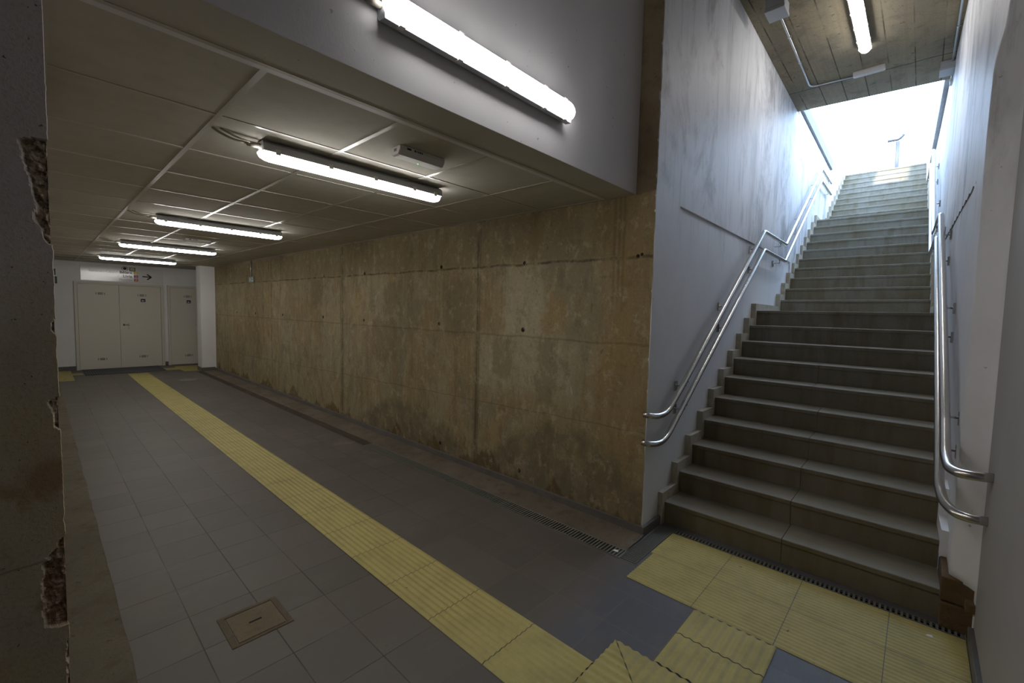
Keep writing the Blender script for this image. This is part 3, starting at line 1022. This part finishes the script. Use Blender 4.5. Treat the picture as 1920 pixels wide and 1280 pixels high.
def lerp_rail(pr, y):
    for a, b in zip(pr, pr[1:]):
        if a[0] <= y <= b[0]:
            return a[1] + (b[1] - a[1]) * (y - a[0]) / (b[0] - a[0])
    return pr[-1][1]

def handrail(side, up, label):
    if side == 'L':
        fx = lambda y: XL(y) + 0.07
        wallx = lambda y: XL(y) + (0 if y < .42 else -0.014)
        start = [(0.0, -0.045, .885), (0.035, -0.04, .880), (0.062, 0.02, .872), (0.069, 0.12, .872), (0.07, 0.2, .892)] if up else \
                [(0.0, -0.055, .690), (0.035, -0.05, .684), (0.062, 0.02, .675), (0.069, 0.1, .674), (0.07, 0.2, .702)]
        sgn = 1
    else:
        d = 0.0 if up else 0.012
        fx = lambda y: 1.503 - d - 0.0255 * (y - 0.4)
        wallx = lambda y: XR(y)
        start = [(1.658, 0.0, .880), (1.60, 0.0, .874), (1.55, 0.015, .869), (1.515, 0.07, .872), (1.504, 0.2, .900)] if up else \
                [(1.658, 0.05, .662), (1.60, 0.053, .657), (1.55, 0.08, .656), (1.508, 0.15, .682), (1.492, 0.25, .732)]
        sgn = -1
    pr = rail_profile(up)
    base = Vector(start[0])
    root = thing('handrail', base, label, 'handrail', 'steel handrails of the stairs')
    pts = [Vector(p) for p in start]
    # smooth the bent end with a subdivided curve
    main = [Vector((fx(y), y, z)) for y, z in pr]
    full = round_path(pts + [main[0]], 0.06, 4)[:-1] + round_path([pts[-1]] + main, 0.035, 6)[1:]
    tube('rail', [p - base for p in full], 0.0215, M['steel'], root, 16)
    ys = [0.52, 1.48, 2.44, 3.9 - 0.35, 4.72, 5.9, 7.3, 8.6] if side == 'L' else [0.55, 1.48, 2.44, 3.3, 4.72, 5.9, 7.3, 8.6]
    for y in ys:
        z = lerp_rail(pr, y)
        x0 = fx(y); xw = wallx(y)
        b = bmesh.new()
        # flange plate, arm and saddle
        p = Vector((xw + sgn * 0.004, y, z - 0.055))
        add_box(b, min(xw, xw + sgn * 0.012), max(xw, xw + sgn * 0.012), y - 0.022, y + 0.022, z - 0.10, z - 0.025)
        tube_bm(b, round_path([(xw, y, z - 0.06), (x0, y, z - 0.06), (x0, y, z - 0.02)], 0.02, 4), 0.006, 8)
        add_box(b, x0 - 0.012, x0 + 0.012, y - 0.025, y + 0.025, z - 0.026, z - 0.019)
        me = from_bm(b, 'bracket')
        me.transform(Matrix.Translation(-base))
        link('bracket', me, M['steel'], root)
    return root
handrail('L', True, 'upper stainless steel handrail on the left stair wall')
handrail('L', False, 'lower stainless steel handrail on the left stair wall')
handrail('R', True, 'upper stainless steel handrail on the right stair wall')
handrail('R', False, 'lower stainless steel handrail on the right stair wall')

# ================================================================== LAMPS
def make_lamp(label, cable=True):
    """local frame: length along +Y, mounting plane z=0, light goes to -z"""
    root = thing('fluorescent_light', (0, 0, 0), label, 'light')
    L = 1.16; hw = 0.052
    def prism(prof, y0, y1, name, mat, endround=0.0, smooth=True):
        ys = [(y0, 0.0), (y0 + .012, .55), (y0 + .035, .9), (y0 + .06, 1.0), (y1 - .06, 1.0), (y1 - .035, .9), (y1 - .012, .55), (y1, 0.0)] if endround else [(y0, 1), (y1, 1)]
        bm = bmesh.new(); rings = []
        zc = max(p[1] for p in prof)
        for y, s_ in ys:
            k = 0.35 + 0.65 * s_ if endround else 1
            rings.append([bm.verts.new((p[0] * k, y, zc + (p[1] - zc) * k)) for p in prof])
        n = len(prof)
        for a, b in zip(rings, rings[1:]):
            for i in range(n):
                bm.faces.new((a[i], a[(i + 1) % n], b[(i + 1) % n], b[i]))
        bm.faces.new(rings[0][::-1]); bm.faces.new(rings[-1])
        return link(name, from_bm(bm, name), mat, root, smooth=False)
    prism([(-.034, -.004), (.034, -.004), (.048, -.018), (.053, -.056), (-.053, -.056), (-.048, -.018)], 0.01, L - 0.01, 'housing', M['housing'])
    arc = [(0.047 * math.cos(a), -0.0565 - 0.038 * math.sin(a)) for a in [math.pi * k / 10 for k in range(11)]]
    prism(arc, 0.0, L, 'diffuser', M['lens'], endround=1)
    for y in (0.08, 0.36, 0.64, 0.92, 1.09):
        for sx in (-1, 1):
            boxes('clip', [(sx * 0.052 - 0.004, sx * 0.052 + 0.004, y - 0.012, y + 0.012, -0.066, -0.040)], M['clip'], root)
    for y in (0.22, 0.86):
        boxes('mounting_clip', [(-.034, .034, y - 0.03, y + 0.03, -0.008, 0.0)], M['galv'], root)
    bm = bmesh.new(); cyl(bm, (0, -0.02, -0.028), (0, 1, 0), 0.013, 0.06, 12)
    link('cable_gland', from_bm(bm, 'cable_gland'), M['cable'], root)
    if cable:
        tube('cable', round_path([(0, -0.04, -0.028), (0, -0.11, -0.030), (0, -0.17, -0.012), (0, -0.2, 0.004)], .04, 5), 0.006, M['cable'], root, 8)
        tube('cable', round_path([(0.012, -0.04, -0.024), (0.014, -0.10, -0.018), (0.016, -0.15, -0.004), (0.016, -0.17, 0.004)], .04, 5), 0.005, M['cable'], root, 8)
    return root

GR = 'fluorescent lights on the passage ceiling'
l0 = make_lamp('lit fluorescent batten on the passage ceiling, the nearest and largest')
l0['group'] = GR
slope = math.atan(0.0066)
for k, (x, lab) in enumerate(((-1.18, None), (-4.15, 'lit fluorescent batten on the passage ceiling, second from the stairs'),
                              (-6.95, 'lit fluorescent batten on the passage ceiling, third from the stairs'),
                              (-9.95, 'lit fluorescent batten nearest the hanging direction sign and cream doors'))):
    o = l0 if k == 0 else copy_tree(l0)
    o.location = (x, -2.10, CZ(x) - 0.003)
    if lab: o['label'] = lab
lf = copy_tree(l0)
lf['label'] = 'big lit fluorescent batten on the white wall above the passage mouth'
del lf['group']
for ch in lf.children:
    if ch.name.startswith('diffuser'):
        ch.data = ch.data.copy(); ch.data.materials[0] = M['lens_dim']
# mounting plane on the fascia, light towards +X, slightly tilted down
lf.matrix_world = Matrix.Translation((-0.150, -2.03, 2.662)) @ Matrix(((0, 0, -1, 0), (0, 1, 0, 0), (1, 0, 0, 0), (0, 0, 0, 1)))
ls = copy_tree(l0)
ls['label'] = 'lit fluorescent batten on the raw concrete slab over the stairs'
del ls['group']
ls.location = (0.765, 2.00, 4.478)

# ---- emergency lights
def emergency(label, loc, rotz, led=True, marks=True):
    root = thing('emergency_light', loc, label, 'emergency light', 'emergency lights')
    root.rotation_euler = (0, 0, rotz)
    bm = bmesh.new()
    L, W, H = 0.145, 0.05, 0.045
    pr = [(-W, 0), (-W, -.018), (-W * .62, -H), (W * .62, -H), (W, -.018), (W, 0)]
    rings = []
    for y, k in ((-L, .9), (-L + .012, 1), (L - .012, 1), (L, .9)):
        rings.append([bm.verts.new((p[0] * k, y, p[1] * (k if p[1] < -.02 else 1))) for p in pr])
    for a, b in zip(rings, rings[1:]):
        for i in range(len(pr)):
            bm.faces.new((a[i], a[(i + 1) % 6], b[(i + 1) % 6], b[i]))
    bm.faces.new(rings[0][::-1]); bm.faces.new(rings[-1])
    link('cover', from_bm(bm, 'cover'), M['white'], root)
    if led:
        b2 = bmesh.new(); cyl(b2, (-.02, 0.01, -H), (0, 0, 1), 0.004, 0.004, 10)
        link('indicator', from_bm(b2, 'indicator'), M['led'], root)
    if marks:
        b3 = bmesh.new()
        for k, (ya, yb) in enumerate(((-.105, -.080), (-.06, -.050), (-.045, -.041), (-.036, -.030), (-.026, -.018), (-.014, -.008))):
            add_box(b3, W - .0005, W + .0008, ya, yb, -.016, -.006)
        link('printed_mark', from_bm(b3, 'printed_mark'), M['black'], root)
        boxes('side_slot', [(-.012, .012, -L - .0006, -L + .002, -.024, -.010)], M['vent'], root)
    return root
emergency('small white emergency light beside the nearest ceiling batten', (-0.70, -1.45, CZ(-.7) + .0), 0)
emergency('small white emergency light farther along the passage ceiling', (-5.9, -1.395, CZ(-5.9) + .0), 0)
emergency('unlit white emergency light on the raw concrete slab over the stairs', (0.75, 3.76, 4.48), math.radians(90), False, False)

# ---- boxes and conduits under the slab
def gear_box(label, x0, x1, y0, y1, h):
    root = thing('junction_box', ((x0 + x1) / 2, (y0 + y1) / 2, 4.48), label, 'electrical box')
    cx, cy = (x0 + x1) / 2, (y0 + y1) / 2
    boxes('body', [(x0 - cx, x1 - cx, y0 - cy, y1 - cy, -h * .72, 0)], M['box'], root, bev=0.004)
    boxes('lid', [(x0 - cx - .004, x1 - cx + .004, y0 - cy - .004, y1 - cy + .004, -h, -h * .74)], M['box'], root, bev=0.004)
    for sx in (-1, 1):
        for sy in (-1, 1):
            bm = bmesh.new(); cyl(bm, (sx * ((x1 - x0) / 2 - .014), sy * ((y1 - y0) / 2 - .014), -h - .0005), (0, 0, 1), .004, .002, 8)
            link('screw', from_bm(bm, 'screw'), M['galv'], root)
    return root
gear_box('grey junction box at the left of the slab, above the stair wall', .145, .30, 1.735, 1.92, .115)
rb = gear_box('grey box with a small camera at the right of the slab', 1.352, 1.505, 4.06, 4.26, .10)
tube('camera_arm', [(0.03, .12, -.05), (0.03, .2, -.10)], .012, M['white'], rb)
boxes('camera', [(0.012, .048, .15, .29, -.15, -.115)], M['white'], rb, bev=.006)

def conduit(label, pts, r=.0095, clips=()):
    base = Vector(pts[0])
    root = thing('conduit', base, label, 'conduit')
    tube('pipe', [p - base for p in round_path(pts, .09, 7)], r, M['galv'], root, 10)
    for c in clips:
        v = Vector(c) - base
        boxes('clip', [(v.x - .016, v.x + .016, v.y - .006, v.y + .006, v.z - .012, v.z + .013)], M['galv'], root)
    return root
conduit('galvanised conduit bending from the left box to the unlit emergency light', [(.206, 1.9, 4.465), (.175, 3.76, 4.465), (.61, 3.80, 4.465)],
        clips=((.201, 2.45, 4.465), (.19, 3.05, 4.465)))
conduit('straight galvanised conduit along the right edge of the slab', [(1.49, 1.0, 4.465), (1.45, 4.07, 4.465)], clips=((1.475, 2.3, 4.465), (1.463, 3.3, 4.465)))
conduit('galvanised conduit crossing the slab from the left box to the right', [(.30, 1.80, 4.462), (1.45, 1.62, 4.462)], clips=((.40, 1.785, 4.462),))
conduit('thin galvanised conduit running just above the crossing one', [(.30, 1.76, 4.462), (1.45, 1.56, 4.462)], r=.007)
conduit('small conduit dropping from the ceiling to the green exit sign', [(-8.40, -0.012, CZ(-8.4) + .004), (-8.40, -0.012, 2.16)], r=.012)

# ================================================================== DRAINS
def grate(name_label, x0, x1, y0, y1, along, pitch, bar, mat, rim=0.006, ztop=0.004):
    root = thing('drain_grate', ((x0 + x1) / 2, (y0 + y1) / 2, 0), name_label, 'drain', 'floor drain grates')
    cx, cy = (x0 + x1) / 2, (y0 + y1) / 2
    X0, X1, Y0, Y1 = x0 - cx, x1 - cx, y0 - cy, y1 - cy
    # channel
    t = .004
    boxes('channel', [(X0, X1, Y0, Y1, -.065, -.06), (X0 - t, X0, Y0 - t, Y1 + t, -.06, -.0005), (X1, X1 + t, Y0 - t, Y1 + t, -.06, -.0005),
                      (X0, X1, Y0 - t, Y0, -.06, -.0005), (X0, X1, Y1, Y1 + t, -.06, -.0005)], M['dark'], root)
    lst = [(X0 + .001, X1 - .001, Y0 + .001, Y0 + .001 + rim, -.012, ztop), (X0 + .001, X1 - .001, Y1 - rim - .001, Y1 - .001, -.012, ztop),
           (X0 + .001, X0 + .001 + rim, Y0 + rim, Y1 - rim, -.012, ztop), (X1 - rim - .001, X1 - .001, Y0 + rim, Y1 - rim, -.012, ztop)]
    if along == 'x':      # grate runs along X, bars across it
        n = int((X1 - X0 - 2 * rim) / pitch)
        for k in range(n + 1):
            a = X0 + rim + k * pitch + (pitch - bar) / 2
            lst.append((a, a + bar, Y0 + rim, Y1 - rim, -.012, ztop - .001))
    else:
        n = int((Y1 - Y0 - 2 * rim) / pitch)
        for k in range(n + 1):
            a = Y0 + rim + k * pitch
            lst.append((X0 + rim, X1 - rim, a, a + bar, -.012, ztop - .001))
    boxes('grille', lst, mat, root)
    return root
grate('slotted channel drain running beside the stained concrete wall', -3.25, .030, -.388, -.272, 'x', .024, .0115, M['iron'])
grate('short ribbed grate at the wall corner, left of the stair foot', .030, .145, -.372, .252, 'y', .017, .009, M['zinc'])
grate('slotted channel drain along the foot of the first step', .145, 1.636, .19, .252, 'x', .0228, .0105, M['iron'])

# ================================================================== TACTILE PAVING
def ribs_bm(bm, along, u0, u1, lo, hi, pitch, amp, base=.0025, gaps=(), seg=8, sl=1):
    """ribs run in the direction `along`; u spans across the ribs, lo/hi give their ends as functions of u"""
    n = max(2, int(round((u1 - u0) / pitch * seg)))
    prev = None
    for k in range(n + 1):
        u = u0 + (u1 - u0) * k / n
        ph = 2 * math.pi * (u - u0) / pitch
        z = base + amp * (0.5 - 0.5 * math.cos(ph))
        a, b = lo(u), hi(u)
        if along == 'x': row = [(a, u, z), (b, u, z)]
        else: row = [(u, a, z), (u, b, z)]
        row = [bm.verts.new(p) for p in row]
        if prev:
            f = bm.faces.new((prev[0], prev[1], row[1], row[0])); f.smooth = True
        prev = row
def tact(label, tiles, group=None):
    bm = bmesh.new()
    for t in tiles:
        ribs_bm(bm, *t)
    bmesh.ops.recalc_face_normals(bm, faces=bm.faces)
    me = bpy.data.meshes.new('tactile_paving')
    bm.normal_update()
    for f in bm.faces:
        if f.normal.z < 0: f.normal_flip()
    bm.to_mesh(me); bm.free()
    o = link('tactile_paving', me, M['yellow'])
    return tag(o, label, 'tactile paving', 'yellow tactile paving')
K = lambda v: (lambda u: v)
g = .002
tiles = []
xs = [.385, .035]
while xs[-1] > -11.2: xs.append(xs[-1] - .3985)
xs.append(-11.45)
for a, b in zip(xs, xs[1:]):
    tiles.append(('x', -1.598, -1.237, K(b + g), K(a - g), .0361, .0055))
tact('long yellow ribbed guide strip down the grey passage floor', tiles)
# turn and connector towards the stairs
dg = lambda y: .385 + (-1.042 - y) * 1.03
tiles = [('x', -1.598, -1.050, K(.387), lambda y: max(.388, dg(y) - .003), .044, .007),
         ('y', .392, .965, lambda x: max(-1.598, -1.042 - (x - .385) / 1.03 + .003), K(-1.044), .044, .007),
         ('y', .577, .965, K(-1.036), K(-.790), .0441, .007),
         ('y', .577, .965, K(-.784), K(-.548), .0441, .007)]
tact('yellow ribbed corner piece joining the guide strip to the stair paving', tiles)
tiles = []
for r, (y0, y1, p) in enumerate(((-.538, -.174, .0303), (-.170, .186, .0297))):
    for (a, b) in ((.168 if r == 0 else .150, .5555), (.5545, .9475), (.9465, 1.3445), (1.3435, 1.634)):
        tiles.append(('x', y0, y1, K(a + g), K(b - g), p, .0045))
tact('yellow ribbed paving laid across the foot of the stairs', tiles)
tact('yellow paving patch on the far left, before the exit signs', [('x', -3.0, -2.45, K(-12.8), K(-10.97), .1, .004), ('x', -2.45, -2.28, K(-12.25), K(-11.87), .1, .002)])
tact('yellow paving patch in front of the single cream door', [('x', -.60, .9, K(-12.45), K(-11.55), .1, .004), ('x', -.87, -.60, K(-12.2), K(-11.76), .1, .002),
     ('x', -.60, -.295, K(-11.55), K(-11.3), .1, .003)])

# ================================================================== FLOOR FITTINGS
h = thing('access_cover', (-.975, -2.205, 0), 'small square cement access cover with a finger slot in the grey floor', 'access cover')
boxes('frame', [(-.135, .135, -.135, -.108, -.002, .003), (-.135, .135, .108, .135, -.002, .003), (-.135, -.115, -.108, .108, -.002, .003), (.118, .135, -.108, .108, -.002, .003)], M['hatchf'], h)
boxes('lid', [(-.110, .113, -.103, .103, -.001, .0035)], M['hatch'], h, bev=.002)
boxes('finger_slot', [(-.006, .006, -.028, .028, .0034, .0042)], M['dark'], h)
o = boxes('entrance_mat', [(-.56, .56, -.695, .695, 0, .012)], M['mat'])
o.location = (-12.28, -1.565, 0)
tag(o, 'dark grey ribbed mat on the floor before the double cream doors', 'mat')
bm = bmesh.new(); cyl(bm, (0, 0, 0), (0, 0, 1), .17, .003, 28)
o = link('floor_sticker', from_bm(bm, 'floor_sticker'), flat('worn_sticker', (0.22, 0.20, 0.165), .6)); o.location = (-9.87, -.80, .0015)
tag(o, 'round worn pale sticker on the floor near the far column', 'sticker')
for (x, y, lab, s_) in ((1.50, .09, 'scrap of white paper on the yellow paving by the stair foot', .014), (-.02, -.33, 'crumpled white litter caught in the channel drain', .02)):
    bm = bmesh.new()
    v = [bm.verts.new((s_ * a, s_ * b, c)) for a, b, c in ((-1, -.6, 0), (1, -.4, .001), (.7, .7, .003), (-.6, .5, .001))]
    w_ = [bm.verts.new(q.co + Vector((0, 0, .0008))) for q in v]
    bm.faces.new(v[::-1]); bm.faces.new(w_)
    for i in range(4): bm.faces.new((v[i], v[(i + 1) % 4], w_[(i + 1) % 4], w_[i]))
    o = link('paper_scrap', from_bm(bm, 'paper_scrap'), M['sign']); o.location = (x, y, .0062)
    tag(o, lab, 'litter')

# ================================================================== FAR DOORS
def vent(parent, x, y, z, wd=.16, ht=.05):
    lst = [(x, x + .003, y - wd / 2, y - wd / 2 + .012, z - ht / 2, z + ht / 2), (x, x + .003, y + wd / 2 - .012, y + wd / 2, z - ht / 2, z + ht / 2)]
    for k in range(4):
        zz = z - ht / 2 + k * ht / 3.4
        lst.append((x, x + .003, y - wd * .28, y + wd * .28, zz, zz + ht / 5.5))
    return boxes('vent_grille', lst, M['vent'], parent)
def sticker(parent, x, y, z):
    boxes('warning_sticker', [(x, x + .002, y - .045, y + .045, z - .04, z + .04)], M['navy'], parent)
    boxes('sticker_symbol', [(x + .002, x + .003, y - .026, y + .008, z - .022, z + .006), (x + .002, x + .003, y + .014, y + .026, z - .022, z - .006)], M['sign'], parent)
def handle(parent, x, y, z):
    bm = bmesh.new()
    add_box(bm, x, x + .006, y - .018, y + .018, z - .08, z + .08)
    tube_bm(bm, [(x, y, z + .04), (x + .045, y, z + .04), (x + .045, y + .008, z + .03)], .008, 8)
    tube_bm(bm, [(x + .045, y, z + .04), (x + .045, y - .09, z + .04)], .008, 8)
    return link('door_handle', from_bm(bm, 'door_handle'), M['clip'], parent)
def door(name, y0, y1, splits, H=2.06, zb=0.0):
    r = bpy.data.objects.new(name, None); C.objects.link(r)
    r.location = (-12.85, (y0 + y1) / 2, 0); r['kind'] = 'structure'
    c = (y0 + y1) / 2; f = .055
    a, b = y0 - c, y1 - c
    boxes('frame', [(0, .05, a, a + f, 0, H), (0, .05, b - f, b, 0, H), (0, .05, a + f, b - f, H - f, H)], M['doorf'], r, bev=.003)
    ed = [a + f] + [s_ - c for s_ in splits] + [b - f]
    for k, (p, q) in enumerate(zip(ed, ed[1:])):
        lf_ = boxes('leaf', [(.002, .036, p + .004, q - .004, .012, H - f - .004)], M['door'], r, bev=.002)
        m = (p + q) / 2
        vent(lf_, .036, m + .03, 1.79 if k == 0 else 1.78); vent(lf_, .036, m + .03, .24 if k == 0 else .265)
        if k == len(ed) - 2:
            sticker(lf_, .036, m + .05, 1.655)
            if splits:
                handle(lf_, .036, p + .16, 1.02)
                boxes('keyhole', [(.036, .038, p + .06, p + .09, 1.035, 1.075)], M['black'], lf_)
            else:
                handle(lf_, .036, q - .08, 1.02)
    return r
door('door_1', -2.345, -.725, [-1.575])
door('door_2', -.645, .15, [])

# ---- direction sign and exit signs on the far wall
sg = thing('direction_sign', (-12.83, -1.49, 2.09), 'wide glossy white direction sign with arrow above the double cream doors', 'sign')
boxes('panel', [(-.02, 0.0, -.735, .77, 0.0, .36)], M['sign'], sg, bev=.002)
def text(body, y, z, size, mat, parent, align='RIGHT', bold=0.0):
    cu = bpy.data.curves.new('lettering', 'FONT')
    cu.body = body; cu.size = size; cu.align_x = align; cu.extrude = .0006; cu.offset = bold
    cu.materials.append(mat)
    tmp = bpy.data.objects.new('lettering_curve', cu)
    C.objects.link(tmp)
    bpy.context.view_layer.update()
    me = bpy.data.meshes.new_from_object(tmp.evaluated_get(bpy.context.evaluated_depsgraph_get()))
    bpy.data.objects.remove(tmp)
    o = bpy.data.objects.new('lettering', me)
    C.objects.link(o)
    o.parent = parent
    o.location = (.0012, y, z)
    o.rotation_euler = (math.radians(90), 0, math.radians(90))
    return o
text('Bétera', .17, .205, .085, M['black'], sg, bold=.0015)
text('Seminari-CEU / ', -.085, .205, .078, M['grey_txt'], sg)
text('Llíria', .17, .115, .085, M['black'], sg, bold=.0015)
text('/ ', -.045, .115, .078, M['grey_txt'], sg)
text('Marítim', .17, .03, .078, M['grey_txt'], sg)
for k, (z, m, d) in enumerate(((.195, 's_yel', '1'), (.110, 's_mag', '2'), (.025, 's_ora', '7'))):
    p = boxes('line_badge', [(0, .0012, .205, .285, z, z + .072)], M[m], sg)
    t = text(d, .262, z + .012, .065, M['sign'], sg); t.location.x = .0018
ar = bmesh.new()
def strip(a, b, wd):
    a = Vector(a); b = Vector(b); d = (b - a).normalized(); n_ = Vector((-d.y, d.x)) * wd / 2
    q = [a + n_, a - n_, b - n_, b + n_]
    extrude_poly(ar, [(0.0005, p.x, p.y) for p in q], (.0012, 0, 0))
strip((.365, .155), (.53, .15), .026); strip((.455, .215), (.54, .15), .028); strip((.54, .15), (.455, .085), .028)
link('arrow', from_bm(ar, 'arrow'), M['black'], sg)
bm = bmesh.new(); cyl(bm, (.001, .04, .318), (1, 0, 0), .062, .002, 28); link('round_emblem_rim', from_bm(bm, 'e'), M['vent'], sg)
bm = bmesh.new(); cyl(bm, (.0025, .04, .318), (1, 0, 0), .052, .002, 28); link('round_emblem_field', from_bm(bm, 'e'), M['sign'], sg)
bm = bmesh.new(); cyl(bm, (.004, .04, .325), (1, 0, 0), .034, .002, 24); link('round_emblem_core', from_bm(bm, 'e'), M['black'], sg)
boxes('stairs_pictogram_frame', [(.0, .0015, .125, .235, .268, .36)], flat('olive_dark', (.05, .05, .02), .5), sg)
boxes('stairs_pictogram_field', [(.0015, .0025, .14, .22, .285, .355)], flat('pale_yellow', (.6, .58, .3), .5), sg)

def small_sign(label, y, z, w_, hh, mat):
    r = thing('exit_sign', (-12.848, y, z), label, 'exit sign')
    boxes('panel', [(0, .006, -w_ / 2, w_ / 2, -hh / 2, hh / 2)], mat, r)
    boxes('symbol', [(.006, .007, -w_ * .2, -w_ * .02, -hh * .3, hh * .1), (.006, .007, w_ * .08, w_ * .3, -hh * .25, hh * .25)], M['green_pale'], r)
    return r
small_sign('dark green exit sign on the far left wall, the upper of two', -2.695, 2.24, .15, .14, M['green'])
small_sign('dark green exit sign on the far left wall, the lower of two', -2.675, 2.06, .15, .155, M['green'])
ws = thing('exit_sign', (-8.39, -.012, 2.10), 'small pale green exit sign on the stained concrete wall', 'exit sign')
boxes('panel', [(-.15, .15, -.004, .004, -.055, .055)], M['green_pale'], ws)
boxes('symbol', [(-.09, -.03, -.006, -.004, -.035, .035), (.03, .11, -.006, -.004, -.04, -.005), (.05, .10, -.006, -.004, .01, .04)], M['sign'], ws)
